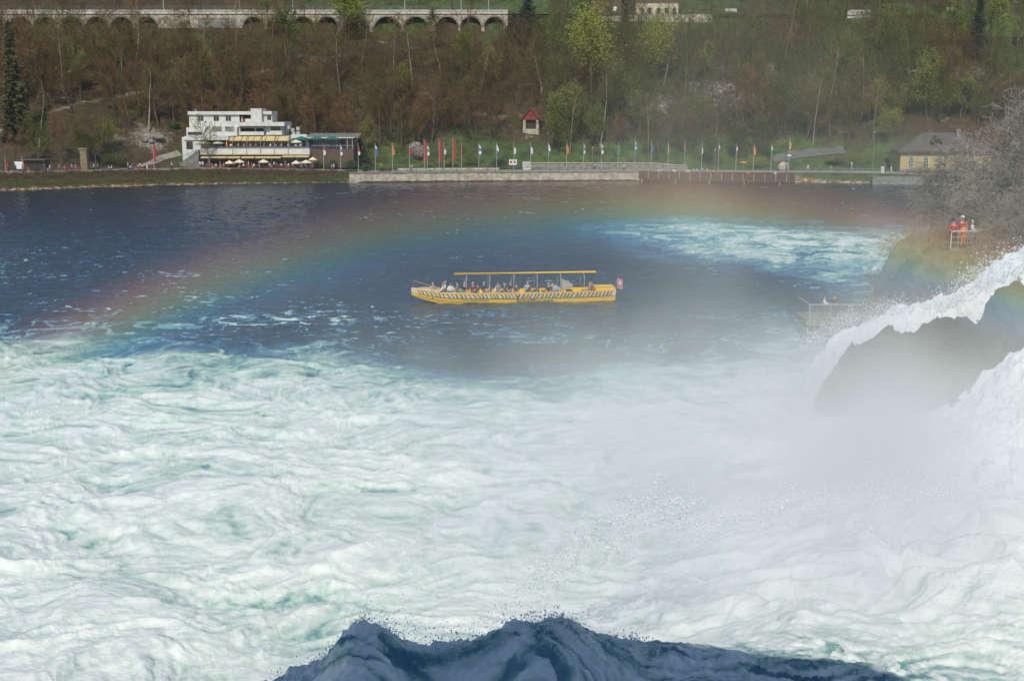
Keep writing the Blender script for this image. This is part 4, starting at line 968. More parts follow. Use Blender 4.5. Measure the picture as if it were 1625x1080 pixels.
for i in range(3): protos.setdefault('pale', []).append(bare_tree(80 + i, 15 + 1.5 * i, LAB['pale'], 'bark_pale', 'twig_grey', spec=SPEC_TALL, r0=.22, group=GRP['pale']))
for v in protos.values():
    for t in v: note_kids(t)
used = set()
def plant(kind, x, y, s=1.0, label=None):
    t = protos[kind][rnd.randrange(len(protos[kind]))]; first_ = t.name not in used; used.add(t.name)
    o = t if first_ else copy_tree(t)
    o.location = (x, y, thz(x, y) - .2); o.rotation_euler = (rnd.gauss(0, .04), rnd.gauss(0, .04), rnd.uniform(0, 6.28)); o.scale = (s * rnd.uniform(.9, 1.15),) * 2 + (s * rnd.uniform(.9, 1.15),)
    if label: o['label'] = label; del o['group']
    return o
# pale straight trunks that stand out one by one
tall = [(100, 150), (62, 235), (215, 120), (235, 215), (193, 120), (278, 95), (457, 108), (432, 60), (540, 150), (625, 110), (655, 150), (700, 120), (760, 160), (905, 240), (952, 236), (994, 170), (1028, 238), (1053, 140), (1090, 110),
        (1180, 200), (1241, 122), (1256, 80), (1212, 210), (1323, 70), (1330, 60), (1391, 45), (1407, 47), (1425, 50), (1281, 45), (1458, 50), (1515, 85), (1290, 230), (1310, 190), (1366, 190), (1385, 225), (325, 110), (375, 70), (575, 100), (790, 130), (860, 150)]
tallones = []
for px, py in tall: p = hill_point(px, py); tallones.append(plant('pale', p.x, p.y, rnd.uniform(.8, 1.1)))
cnt = {k: 0 for k in protos}
spots = []; tries = 0
while len(spots) < 1150 and tries < 40000:
    tries += 1
    y = 300 + 84 * rnd.random() ** .85 if rnd.random() < .82 else rnd.uniform(386, 420); x = rnd.uniform(-.45, .45) * y
    if y < ybase(x) + 3: continue
    z = thz(x, y)
    if excluded(x, y, z, 9): continue
    if any((x - a) ** 2 + (y - b) ** 2 < 4.2 for a, b, _ in spots): continue
    spots.append((x, y, z))
spots.sort(key=lambda t: t[1])
ZN = [(25, 'above the kiosk'), (75, 'above the red tables'), (135, 'above the beige pillar'), (210, 'above the motorcycles'), (285, 'left of the restaurant'), (360, 'above the white restaurant'), (440, 'above the stair tower'), (530, 'above the pavilion roof'), (600, 'above the dark evergreens'), (655, 'above the magnolia'), (710, 'above the tall red banners'), (770, 'above the broad flag'),
      (820, 'left of the hut'), (868, 'right of the hut'), (930, 'above the retaining wall'), (1000, 'above the jetty start'), (1070, 'above the left jetty'), (1140, 'above the jetty middle'), (1210, 'above the jetty end'), (1280, 'above the jetty lawn'), (1350, 'above the rising road'), (1410, 'left above the yellow house'), (1500, 'above the yellow house roof'), (1600, 'above the cliff shrubs')]
RWN = ['at the slope foot', 'low on the slope', 'mid slope', 'high on the slope', 'at the slope top']
cells = {}; KN = {'brown': 'bare brown tree', 'grey': 'bare grey tree', 'olive': 'budding olive tree', 'pale': 'pale straight trunked tree'}
low = []
for x, y, z in spots:
    u = x / y; q = float(gn(x / 22., y / 22., 91)) + (.25 if u > .02 else -.25) + rnd.gauss(0, .22)
    k = 'olive' if q > .27 else 'grey' if q > .0 else 'brown'
    sc_ = rnd.uniform(.7, 1.3) * (1 if y < 360 or u > .02 else .62)
    if sum(cnt.values()) < 236 and sc_ > .55:
        cnt[k] += 1; cells.setdefault(k, []).append(plant(k, x, y, sc_))
    else: low.append((k, x, y, z, sc_))
def cell_label(o, k):
    x, y, z = o.location; d = y * cp + (CAMZ - z) * sp; px = CXP + FPX * x / d
    zi = min(range(len(ZN)), key=lambda i: abs(ZN[i][0] - px)); q = (y - float(ybase(x))) / (380 - float(ybase(x))); ri = 0 if q < .15 else 1 if q < .35 else 2 if q < .6 else 3 if q < .85 else 4
    return (k, zi, ri), px
cl = {}
for k, lst in cells.items():
    for o in lst: c, px = cell_label(o, k); cl.setdefault(c, []).append((px, o))
for o in tallones: c, px = cell_label(o, 'pale'); cl.setdefault(c, []).append((px, o))
OD = ['first', 'second', 'third', 'fourth', 'fifth', 'sixth', 'seventh', 'eighth', 'ninth', 'tenth', 'eleventh', 'twelfth', 'thirteenth', 'fourteenth', 'fifteenth', 'sixteenth', 'seventeenth', 'eighteenth', 'nineteenth', 'twentieth']
for (k, zi, ri), lst in cl.items():
    lst.sort(key=lambda t: t[0])
    for n_, (px, o) in enumerate(lst): o['label'] = '%s %s %s' % (KN[k], RWN[ri], ZN[zi][1]) + ('' if len(lst) == 1 else ', %s from left' % OD[min(n_, 19)])
# the rest of the wood, farther up and smaller, as one mass
def thin(seed, h, kind):
    r_ = random.Random(seed); out = [[], [], [], []]; sp_ = dict(SPEC_WOOD); sp_['n'] = [5, 3, 2, 1]; sp_['kids'] = [17, 6, 4]
    grow(r_, Vector((0, 0, -.4)), Vector((0, 0, 1)), h, h * .017, 0, sp_, out); S = sum(out, [])
    A = np.array([s[0] for s in S]); B = np.array([s[1] for s in S]); w = np.array([max(s[2], .026) for s in S]); d = B - A; rr2 = np.random.RandomState(seed)
    n = np.cross(d, rr2.normal(0, 1, d.shape) * np.array([1, .2, .2])); n /= np.linalg.norm(n, axis=1, keepdims=True) + 1e-9; n *= w[:, None]
    return np.stack([A - n, A + n, B + n * .6, B - n * .6], 1).reshape(-1, 3), len(out[0])
TP = [thin(900 + i, 10 + i, None) for i in range(6)]; VV = []; TT = []
for k, x, y, z, s in low:
    V, nt_ = TP[rnd.randrange(6)]; a_ = rnd.uniform(0, 6.28); c_, s_2 = math.cos(a_), math.sin(a_); W2 = V * s * rnd.uniform(.85, 1.1)
    VV.append(np.stack([W2[:, 0] * c_ - W2[:, 1] * s_2 + x, W2[:, 0] * s_2 + W2[:, 1] * c_ + y, W2[:, 2] + z - .2], -1)); TT.append(np.full(len(W2), {'brown': .1, 'grey': .42, 'olive': .7}[k] + rnd.uniform(-.1, .1)))
WOOD = (np.concatenate(VV), np.concatenate(TT))
# undergrowth: scrub, saplings and brambles nobody could count
rs = np.random.RandomState(5); N = 3900
ux = rs.uniform(-.47, .47, N * 3); uy = 283 + 140 * rs.rand(N * 3) ** 1.2; ux = ux * uy
qq = (uy - ybase(ux)) / (380 - ybase(ux))
keep = (qq > .03) & (np.abs(uy - 379) > 6)
keep &= ~((ux > xat(284, 300, 5)) & (ux < xat(575, 300, 5)) & (uy < 308)); keep &= ~((ux > xat(1225, 300, 4)) & (uy < 316))
keep &= ~((ux > xat(585, 300, 4)) & (ux < xat(1000, 300, 4)) & (uy < 308)); keep &= ~((uy > 386) & (rs.rand(N * 3) < .6)); keep &= ~((uy > 364) & (uy < 388) & (ux < 0) & (rs.rand(N * 3) < .95)); keep &= ~((np.abs(ux - xat(842, 322, 6)) < 4) & (uy < 327))
ux, uy = ux[keep][:N], uy[keep][:N]; uz = th(ux, uy); n_ = len(ux); K = 34
hh = rs.uniform(.7, 3.2, n_)[:, None]; a = rs.uniform(0, 6.28, (n_, K)); rad = np.sqrt(rs.rand(n_, K)) * 1.3
bx_ = ux[:, None] + rad * np.cos(a); by_ = uy[:, None] + rad * np.sin(a); bz_ = uz[:, None] + rs.rand(n_, K) * hh * .5 - .1
L = hh * rs.uniform(.35, .8, (n_, K)); tx = rs.normal(0, .45, (n_, K)) * L; ty = rs.normal(0, .45, (n_, K)) * L; wv = rs.uniform(.02, .045, (n_, K)); an = rs.uniform(0, 3.14, (n_, K))
P0 = np.stack([bx_ - wv * np.cos(an), by_ - wv * np.sin(an), bz_], -1); P1 = np.stack([bx_ + wv * np.cos(an), by_ + wv * np.sin(an), bz_], -1); P2 = np.stack([bx_ + tx, by_ + ty, bz_ + L], -1)
V = np.stack([P0, P1, P2], 2).reshape(-1, 3)
tint = np.repeat(np.clip(.56 + fbm(ux / 18, uy / 18, 3, 93) * .9 + rs.normal(0, .18, n_) + .26 * (ux > 0), 0, 1), K * 3)
um = bpy.data.materials.new('undergrowth'); nt, b = nodes(um); at_ = nt.nodes.new('ShaderNodeAttribute'); at_.attribute_name = 'kind_of_scrub'; r_ = nt.nodes.new('ShaderNodeValToRGB'); e = r_.color_ramp.elements
for k, (p_, c_) in enumerate([(0, (.13, .065, .035)), (.4, (.12, .08, .045)), (.65, (.10, .095, .035)), (1, (.075, .12, .025))]):
    if k > 1: e.new(.5)
e[0].position = 0; e[0].color = (.095, .05, .014, 1); e[1].position = .4; e[1].color = (.095, .066, .02, 1); e[2].position = .65; e[2].color = (.095, .095, .018, 1); e[3].position = 1; e[3].color = (.055, .09, .018, 1)
nt.links.new(at_.outputs['Fac'], r_.inputs[0]); nt.links.new(r_.outputs[0], b.inputs['Base Color']); b.inputs['Roughness'].default_value = .9
ug = bpy.data.objects.new('undergrowth', raw_mesh('undergrowth', V, np.arange(len(V)).reshape(-1, 3), 3, um, attrs=dict(kind_of_scrub=tint))); link(ug, kind='stuff', label='brown and olive scrub and saplings covering the slope', cat='undergrowth')
wd_ = bpy.data.objects.new('wood', raw_mesh('wood', WOOD[0], np.arange(len(WOOD[0])).reshape(-1, 4), 4, um, attrs=dict(kind_of_scrub=WOOD[1]))); link(wd_, kind='stuff', label='mass of small leafless trees filling the upper wooded slope', cat='wood')
del V, P0, P1, P2, WOOD, VV, TT
for i, (px, py, k, s) in enumerate(((425, 62, 'olive', 1.1), (500, 75, 'olive', .8), (690, 85, 'olive', 1.1), (735, 130, 'olive', 1.2), (1105, 215, 'olive', 1.2), (1195, 95, 'olive', 1.2), (1265, 75, 'olive', 1.3), (1340, 130, 'olive', 1.2), (1410, 90, 'olive', 1.3), (1470, 190, 'olive', 1.2), (885, 75, 'olive', 1.1), (1120, 130, 'olive', 1.2), (640, 170, 'olive', 1.2), (780, 150, 'olive', 1.1), (980, 190, 'olive', 1.3), (130, 150, 'olive', 1.0), (330, 150, 'olive', 1.0), (1240, 215, 'olive', 1.2))):
    p = hill_point(px, py); plant(k, p.x, p.y, s, 'larger budding olive tree standing out in the wood, %s from left' % OD[sorted((425, 500, 690, 735, 1105, 1195, 1265, 1340, 1410, 1470, 885, 1120, 640, 780, 980, 130, 330, 1240)).index(px)])
# rough grass and reeds on the river bank
rs = np.random.RandomState(8); N = 3000; K = 22
ux = rs.uniform(-125, X570 - 1, N); sx_ = rs.uniform(1.2, 9.3, N); uy = shore(ux) + sx_; uz = th(ux, uy); a = rs.uniform(0, 6.28, (N, K)); rad = rs.rand(N, K) * .6; L = rs.uniform(.15, .55, (N, K)) * np.where(sx_ > 6, 1.3, .8)[:, None]
bx_ = ux[:, None] + rad * np.cos(a); by_ = uy[:, None] + rad * np.sin(a); bz_ = uz[:, None] - .03 + 0 * rad; wv = rs.uniform(.02, .05, (N, K)); an = rs.uniform(0, 3.14, (N, K))
P0 = np.stack([bx_ - wv * np.cos(an), by_ - wv * np.sin(an), bz_], -1); P1 = np.stack([bx_ + wv * np.cos(an), by_ + wv * np.sin(an), bz_], -1); P2 = np.stack([bx_ + rs.normal(0, .4, (N, K)) * L, by_ + rs.normal(0, .4, (N, K)) * L, bz_ + L], -1)
tint = np.repeat(np.clip(.62 + fbm(ux / 9, uy / 3, 3, 95) * 1.3 - .5 * (sx_ > 5.5) + rs.normal(0, .15, N), 0, 1), K * 3)
rg = bpy.data.objects.new('reeds', raw_mesh('reeds', np.stack([P0, P1, P2], 2).reshape(-1, 3), np.arange(N * K * 3).reshape(-1, 3), 3, um, attrs=dict(kind_of_scrub=tint))); link(rg, kind='stuff', label='rough green and brown grass on the left river bank', cat='grass')
# trees and bushes that stand out
def place(t, p, s=1.0, sz=None, rz=0.0):
    t.location = (p.x, p.y, thz(p.x, p.y) - .2); t.scale = (s, s, sz or s); t.rotation_euler.z = rz; return t
place(bare_tree(201, 11, 'lime green tree in fresh leaf in front of the viaduct', 'bark', 'twig_olive', 'green_tree', leaf='leaf_lime', nleaf=5200, lsize=.17, lspread=.7), hill_point(553, 66), 1.6)
place(bare_tree(202, 9, 'half leafed yellow green tree before the viaduct, left of the lime one', 'bark_pale', 'twig_olive', 'green_tree', leaf='leaf_olive', nleaf=1500, lsize=.13, spec=SPEC_TALL, r0=.2), hill_point(462, 108), 1.7)
place(bare_tree(203, 12, 'tall yellow green tree in fresh leaf right of the viaduct, the left of two', 'bark', 'twig_olive', 'green_tree', leaf='leaf_lime', nleaf=4200, lsize=.13, lspread=.9), at(938, 150, 336), 1.95)
place(bare_tree(204, 11, 'slim yellow green tree in fresh leaf, the right of two above the flags', 'bark', 'twig_olive', 'green_tree', leaf='leaf_lime', nleaf=3000, lsize=.14, lspread=.9), at(1042, 125, 344), 1.5)
place(bare_tree(205, 12, 'spreading yellow green tree at the top right corner meadow', 'bark', 'twig_olive', 'green_tree', leaf='leaf_lime', nleaf=3600, lsize=.18, lspread=.6), at(1575, 95, 362), 1.5)
place(bare_tree(206, 10, 'yellow green tree left of the dark conifer at the top right', 'bark', 'twig_olive', 'green_tree', leaf='leaf_lime', nleaf=2000, lsize=.14, lspread=.6), at(1512, 90, 365), 1.3)
place(bare_tree(207, 10, 'pale lime tree half way down the right slope below the white blossom', 'bark', 'twig_olive', 'green_tree', leaf='leaf_olive', nleaf=2400, lsize=.15, lspread=.6), at(1390, 195, 320), 1.1)
place(bare_tree(208, 9, 'olive green tree on the right slope above the road bend', 'bark', 'twig_olive', 'green_tree', leaf='leaf_lime', nleaf=1300, lsize=.14, lspread=.6), at(1305, 150, 330), 1.1)
place(conifer(211, 11, 5.2, 'large dark evergreen at the right end of the viaduct', name='evergreen'), at(838, 42, 372), 1.25)
place(conifer(212, 8, 4.0, 'round dark evergreen joined to the large one at the viaduct end', name='evergreen'), at(815, 40, 376), 1.0)
place(conifer(213, 12, 3.2, 'slender dark conifer in front of the hilltop barn'), at(993, 38, 378), .9)
place(conifer(214, 17, 2.4, 'tall narrow dark conifer at the top right among yellow green trees'), at(1548, 112, 352), 1.15)
place(conifer(215, 22, 3.0, 'tall ivy dark conifer at the left edge above the kiosk', 'needle_olive'), at(28, 240, 285), 1.25)
place(conifer(216, 9, 2.2, 'small dark conifer on the left slope before the bare trees', 'needle_olive'), at(208, 95, 352), .8)
place(conifer(217, 8, 2.8, 'dark evergreen behind the ribbed pavilion roof', name='evergreen'), at(533, 232, 308), .9)
place(conifer(218, 7.5, 3.0, 'broad dark evergreen bush tree right of the pavilion', name='evergreen'), at(572, 262, 302), 1.05, 1.0)
place(conifer(219, 7, 2.6, 'low dark evergreen just left of the broad one by the pavilion', name='evergreen'), at(555, 250, 304), 1.0)
place(conifer(220, 8, 2.0, 'small dark conifer high on the right slope beside the brown bank'), at(1448, 68, 360), .7)
place(bare_tree(221, 4, 'magnolia in pale pink blossom behind the red flag on the lawn', 'bark', 'twig_brown', 'magnolia', leaf='blossom', nleaf=1400, lsize=.12, lspread=.3), hill_point(660, 258), 1.25, 1.15)
place(bare_tree(222, 9, 'white blossoming tree high on the right slope', 'bark', 'twig_grey', 'blossom_tree', leaf='blossom_white', nleaf=900, lsize=.13, lspread=.4), at(1213, 155, 335), .85)
place(bare_tree(223, 9, 'bare dark young tree standing in front of the white restaurant', 'bark_grey', 'twig_grey', 'bare_tree'), Vector((RO.x + X(330), RO.y - 4.6, 0)), 1.32)
for i, (px, py, r0_, h_, m, l) in enumerate(((280, 262, 1.8, 2.2, 'leaf_green', 'green bush at the foot of the path left of the restaurant'), (505, 266, 2.0, 2.4, 'leaf_green', 'round green bush below the pavilion, left of two'), (524, 264, 1.6, 2.8, 'leaf_green', 'green bush below the pavilion steps'), (556, 266, 2.4, 2.8, 'leaf_green', 'large round green bush right of the pavilion terrace'),
        (583, 268, 1.5, 2.2, 'leaf_green', 'green bush between two flagpoles right of the pavilion'), (610, 268, 1.8, 1.8, 'leaf_olive', 'low olive bush behind the orange flag'), (790, 268, 2.8, 3.0, 'needle_dark', 'dark green bush beside the red and white sign'), (748, 262, 3.2, 3.8, 'leaf_olive', 'yellowish olive bush behind the broad white and blue flag'), (715, 264, 2.2, 2.2, 'leaf_olive', 'low olive bush behind the tall red banners'),
        (683, 268, 1.0, 1.2, 'leaf_green', 'small clipped bush right of the magnolia'), (1200, 266, 3.4, 3.6, 'leaf_olive', 'large olive bush behind the right part of the jetty'), (185, 262, 4.0, 3.0, 'needle_olive', 'dark spreading bush beside the beige pillar'), (1360, 262, 8.0, 3.2, 'twig_olive', 'long brown hedge bush between road and yellow house'), (1330, 262, 4, 2.4, 'twig_grey', 'grey brown bush beside the rising road'))):
    p = onz(px, py + 1, path_z(0) + .6) if 500 < px < 620 or px == 280 else hill_point(px, py)
    if 500 < px < 570: p.y = RO.y + 1.0; p.x = xat(px, p.y, 3)
    place(bush(300 + i, r0_, h_, l, m, n=1300 if r0_ < 4 else 3500), p)
for i, (px, py, h_) in enumerate(((20, 268, 10), (62, 262, 12), (98, 264, 11), (127, 262, 12), (152, 264, 11), (170, 250, 9))):
    p = hill_point(px, py); plant('olive' if i % 2 else 'brown', p.x, p.y, .95, ['bare brown tree over the kiosk at the far left', 'olive budding tree just right of the kiosk', 'bare brown tree between kiosk and beige pillar', 'olive budding tree directly left of the beige pillar', 'bare brown tree directly right of the beige pillar', 'olive budding tree on the slope behind the beige pillar'][i])
for i, (px, py, s) in enumerate(((1148, 160, 1.6), (1160, 152, 1.2), (1460, 140, 1.4), (1446, 120, 1.0), (240, 228, 1.5), (1022, 178, 1.3), (34, 108, 1.2), (118, 118, .9), (395, 105, 1.0))):
    p = hill_point(px, py); mb = MB(); r_ = random.Random(i)
    for k in range(5): mb.ball((r_.uniform(-1.6, 1.6) * s, r_.uniform(-.5, .5), r_.uniform(-.2, .9) * s), r_.uniform(.5, 1) * s, .7 * s, r_.uniform(.4, .8) * s, 7, 5)
    mb.build('rock_outcrop', M['stone_grey'], None, False, p, label=['largest pale rock outcrop in the haze on the right slope', 'smaller pale rock just above the largest outcrop', 'pale rock below the brown bank at the upper right', 'small pale rock above the one at the upper right', 'sunlit pale rock behind the beige pillar', 'pale rock on the slope above the middle flags', 'pale rock at the left edge of the wood', 'small pale rock in the wood left of the conifer', 'pale rock in the wood below the viaduct'][i], cat='rock')

# ------------------------------------------------------------------ cliffs and rocks
def rock_mat(name, c1, c2, rough=.7):
    m = bpy.data.materials.new(name); nt, b = nodes(m); L = nt.links; tc = nt.nodes.new('ShaderNodeTexCoord')
    n = nt.nodes.new('ShaderNodeTexNoise'); n.inputs['Scale'].default_value = .8; n.inputs['Detail'].default_value = 9; n.inputs['Roughness'].default_value = .65; L.new(tc.outputs['Object'], n.inputs[0])
    r = nt.nodes.new('ShaderNodeValToRGB'); r.color_ramp.elements[0].position = .35; r.color_ramp.elements[1].position = .68; r.color_ramp.elements[0].color = (*c1, 1); r.color_ramp.elements[1].color = (*c2, 1); L.new(n.outputs[0], r.inputs[0]); L.new(r.outputs[0], b.inputs['Base Color'])
    b.inputs['Roughness'].default_value = rough; bp = nt.nodes.new('ShaderNodeBump'); bp.inputs['Strength'].default_value = 1.0; bp.inputs['Distance'].default_value = .6; L.new(n.outputs[0], bp.inputs['Height']); L.new(bp.outputs[0], b.inputs['Normal']); return m
RW = rock_mat('wet_rock', (.015, .012, .009), (.085, .062, .045), .35); RD = rock_mat('mossy_cliff', (.09, .06, .035), (.23, .18, .12), .9)
def ridge_rock(name, crest, front, back, m, seed, amp=.6, **kw):
    P = np.array([tuple(p) for p in crest]); t = np.linspace(0, 1, len(P)); T = np.linspace(0, 1, 150); cx, cy_, cz = (np.interp(T, t, P[:, k]) for k in range(3))
    S = np.linspace(-1, 1, 90)
    A = np.where(S < 0, -np.abs(S) ** 1.1 * front, S * back)[None, :]; prof = np.where(S < 0, 1 - np.abs(S) ** 2.3, 1 - np.abs(S) ** 1.6)[None, :]
    end = (sst(0, .06, T) * (1 - sst(.96, 1, T)))[:, None]
    Xr = cx[:, None] + 0 * A; Yr = cy_[:, None] + A; Zr = -1.6 + (cz[:, None] + 1.6) * prof * (.25 + .75 * end)
    k = np.clip(1 - np.abs(S) * .15, 0, 1)[None, :]
    Zr = Zr - .35 + amp * k * .6 * (np.round(fbm(Xr / 2.2, Yr / 2.0, 3, seed + 8) * 5) / 5) * 1.6 + amp * k * (ridge(Xr / 3.2, Yr / 3, 4, seed, .6) - .45) * .8 * (.35 + prof) ; Yr = Yr + amp * .9 * fbm(Xr / 2.4, Zr / 2.0, 4, seed + 3); Xr = Xr + amp * .5 * fbm(Yr / 2.4, Zr / 1.6, 3, seed + 4)
    o = grid_mesh(name, Xr, Yr, Zr, m, flip=True); return link(o, **kw)
ridge_rock('rock', [at(1300, 600, 60), at(1330, 572, 60), at(1352, 549, 60), at(1395, 526, 60), at(1440, 514, 60.5), at(1490, 506, 61), at(1552, 503, 61), at(1566, 478, 61), at(1582, 452, 61), at(1625, 444, 61), at(1700, 446, 61), at(1790, 480, 61)], 6.5, 4.0, RW, 401, .8,
           label='big dark wet rock standing in the middle of the falls at the right', cat='rock')
# the wooded cliff behind the falls
cxs = np.linspace(18, 75, 230); cys = np.linspace(70, 118, 150); CX_, CY_ = np.meshgrid(cxs, cys)
lx_ = np.interp(CY_, [70, 76, 84, 95, 118], [24.5, 22.2, 23, 30, 44])
CZ_ = -2 + 8.9 * sst(0, 5, CX_ - lx_ + fbm(CX_ / 4, CY_ / 4, 3, 7) * 2) * sst(73.2, 76.3, CY_ + fbm(CX_ / 3, CY_ / 3, 3, 8) * 1.5) * (1 - sst(95, 112, CY_)) + 5.0 * sst(34, 50, CX_) * sst(73, 79, CY_) * (1 - sst(95, 112, CY_)) + sst(0, 4, CX_ - lx_) * (ridge(CX_ / 4, CY_ / 4, 4, 12, .6) - .4) * 1.1
pl_ = at(1522, 392, 77)
flat = gauss(CX_, CY_, pl_.x, pl_.y, 2.0, 2.2); CZ_ = CZ_ * (1 - flat) + (pl_.z - .12) * flat
link(grid_mesh('cliff', CX_, CY_, CZ_, RD), kind='structure')
def cz(x, y):
    i = int(np.clip(np.searchsorted(cys, y), 1, 149)); j = int(np.clip(np.searchsorted(cxs, x), 1, 229)); return float(CZ_[i, j])
# castle rock unseen behind the viewpoint, its top shaped to shade the near water
bs = np.linspace(-34, 34, 90); hs = np.linspace(0, 1, 40)
BX, HS = np.meshgrid(bs, hs); TOP = np.interp(bs, [-34, -14, -10.5, -9, -6, -2, 1, 4, 6.5, 9, 14, 22, 34], [14, 22, 30, 38.5, 39.8, 39.8, 39.6, 39.2, 38.4, 37, 34.8, 33.6, 30]) + fbm(bs / 2.2, bs * 0, 3, 500) * .7
BY = -3.5 - 3.5 * HS + fbm(BX / 4, HS * 6, 3, 501) * 1.0; BZ = -3 + (TOP[None, :] + 3) * HS
BX = np.concatenate([BX, BX[-1:]]); BY = np.concatenate([BY, BY[-1:] - 26]); BZ = np.concatenate([BZ, BZ[-1:] - .4]); BX = np.concatenate([BX, BX[-1:]]); BY = np.concatenate([BY, BY[-1:]]); BZ = np.concatenate([BZ, BZ[-1:] * 0 - 3])
link(grid_mesh('cliff', BX, BY, BZ, RD), kind='structure')

# bare shrubs on the wooded cliff and over the falls
SPEC_SHRUB = dict(n=[5, 5, 4, 3], kids=[18, 10, 8], wob=[.12, .16, .2, .25], up=[.04, .05, .03, 0], ang=[48, 40, 42], len=[.62, .55, .48], rad=[.45, .42, .45], rmin=.0095); SPEC_SHRUB['from'] = [.08, .12, .1]
SPEC_ARCH = dict(SPEC_SHRUB); SPEC_ARCH['up'] = [.0, -.07, -.05, -.02]; SPEC_ARCH['wob'] = [.2, .15, .2, .25]
sh = [bare_tree(601 + i, 5.2, 'x', 'bark_grey', 'twig_wet', 'bare_shrub', 'shrub', spec=SPEC_SHRUB if i % 2 else SPEC_ARCH, r0=.10, part='branches') for i in range(5)]
for t in sh: note_kids(t)
SHR = [(1398, 470, 77, .50, 'low grey shrub overhanging the water at the tip of the cliff'), (1420, 480, 76, .6, 'grey bare shrub above the lower viewing platform steps'), (1440, 440, 80, .7, 'bare shrub left below the viewing balcony'), (1450, 385, 88, .75, 'slim pale feathery bare tree left of the balcony, against the dark water'), (1465, 460, 75, .6, 'brown tangled shrub right below the rainbow foot'),
       (1490, 470, 75, .32, 'brown bare shrub hanging below the viewing balcony'), (1540, 455, 75, .30, 'tangled shrub between the balcony and the upper cascade'), (1585, 415, 76, .8, 'dense bare shrub right of the balcony at the cascade edge'), (1608, 390, 77, 1.0, 'big tangled bare shrub above the upper cascade'), (1575, 360, 82, 1.0, 'tall bare shrub right behind the balcony rock'), (1625, 340, 80, 1.25, 'tall grey bare tree at the right edge above the cascade'),
       (1600, 320, 88, 2.0, 'large grey bare tree in front of the right end of the yellow house'), (1545, 340, 92, 1.5, 'bare tree behind the balcony visitors, before the yellow house'), (1650, 300, 84, 1.7, 'largest grey bare tree leaning in from the right edge'), (1510, 365, 90, .55, 'grey bare shrub directly behind the red jacket visitors'), (1480, 385, 86, .55, 'thin grey shrub left behind the balcony visitors'), (1640, 400, 76, .8, 'bare shrub at the right frame edge beside the cascade'),
       (1430, 470, 79, .6, 'low bare shrub behind the lower platform'), (1568, 392, 79, .45, 'small bare shrub between balcony rail and leaning rock'), (1475, 430, 78, .55, 'bare brown shrub left below the balcony rail'),
       (1408, 450, 79, .55, 'brown shrub spreading low at the cliff tip'), (1450, 430, 77, .6, 'dense brown shrub on the cliff flank left of the balcony'), (1515, 440, 75, .22, 'low matted shrub right under the balcony rail'), (1562, 440, 75.5, .35, 'low matted shrub under the leaning rock'), (1610, 340, 84, 1.0, 'dense grey bush tree before the eaves of the yellow house'), (1575, 290, 98, 1.8, 'farthest bare tree on the cliff in front of the yellow house wall'), (1530, 300, 101, 1.7, 'grey bare tree half veiling the middle of the yellow house'), (1625, 250, 96, 1.9, 'high grey crown filling the right edge above the yellow house')]
for i, (px, py, Y, s, l) in enumerate(SHR):
    t = sh[i % 5]; t = t if i < 5 else copy_tree(t); p = at(px, py, Y); z = cz(p.x, p.y); z = z if z > -1 else p.z
    t.location = (p.x, p.y, z - .2); t.scale = (s * .95, s * .95, s * .85); t.rotation_euler = (rnd.uniform(-.2, .1), rnd.uniform(-.3, .1), rnd.uniform(0, 6.28)); t['label'] = l; t['group'] = 'bare shrubs on the cliff by the falls'
p = at(1555, 372, 77.5); mb = MB(); mb.ball((0, 0, 0), 1.0, .8, 1.7, 10, 8); mb.ball((.7, .2, .3), .7, .6, 1.4, 9, 7); ro = mb.build('boulder', RD, None, True, p + Vector((.2, 0, -.6)), label='grey leaning rock slab right beside the visitors on the balcony', cat='rock'); ro.rotation_euler = (0, R(18), 0)
# scrub matting the cliff
rs = np.random.RandomState(77); N = 2600; K = 46
ux = rs.uniform(19, 62, N * 3); uy = rs.uniform(72.5, 108, N * 3); ci_ = np.clip(np.searchsorted(cys, uy), 1, 149); cj_ = np.clip(np.searchsorted(cxs, ux), 1, 229); uz = CZ_[ci_, cj_]
keep = (uz > .2) & ~((np.abs(ux - pl_.x) < 2.2) & (uy > 75.6) & (uy < 80)); ux, uy, uz = ux[keep][:N], uy[keep][:N], uz[keep][:N]; n_ = len(ux)
a = rs.uniform(0, 6.28, (n_, K)); rad = np.sqrt(rs.rand(n_, K)) * .7; L = rs.uniform(.25, 1.1, (n_, K)) * rs.uniform(.4, 1, (n_, 1)); L[(np.abs(ux - pl_.x) < 2.8) & (uy < 78)] *= .35
bx_ = ux[:, None] + rad * np.cos(a); by_ = uy[:, None] + rad * np.sin(a); bz_ = uz[:, None] + rs.rand(n_, K) * .3 - .15; wv = rs.uniform(.006, .018, (n_, K)); an = rs.uniform(0, 3.14, (n_, K))
P0 = np.stack([bx_ - wv * np.cos(an), by_ - wv * np.sin(an), bz_], -1); P1 = np.stack([bx_ + wv * np.cos(an), by_ + wv * np.sin(an), bz_], -1); P2 = np.stack([bx_ + rs.normal(0, .6, (n_, K)) * L, by_ - .2 * L + rs.normal(0, .6, (n_, K)) * L, bz_ + L * rs.uniform(-.3, 1, (n_, K))], -1)
cs_ = bpy.data.objects.new('scrub', raw_mesh('scrub', np.stack([P0, P1, P2], 2).reshape(-1, 3), np.arange(n_ * K * 3).reshape(-1, 3), 3, mat('scrub_twigs', (.22, .13, .07), .9, (.10, .07, .035), .35))); link(cs_, kind='stuff', label='brown tangle of twigs matting the cliff', cat='scrub')
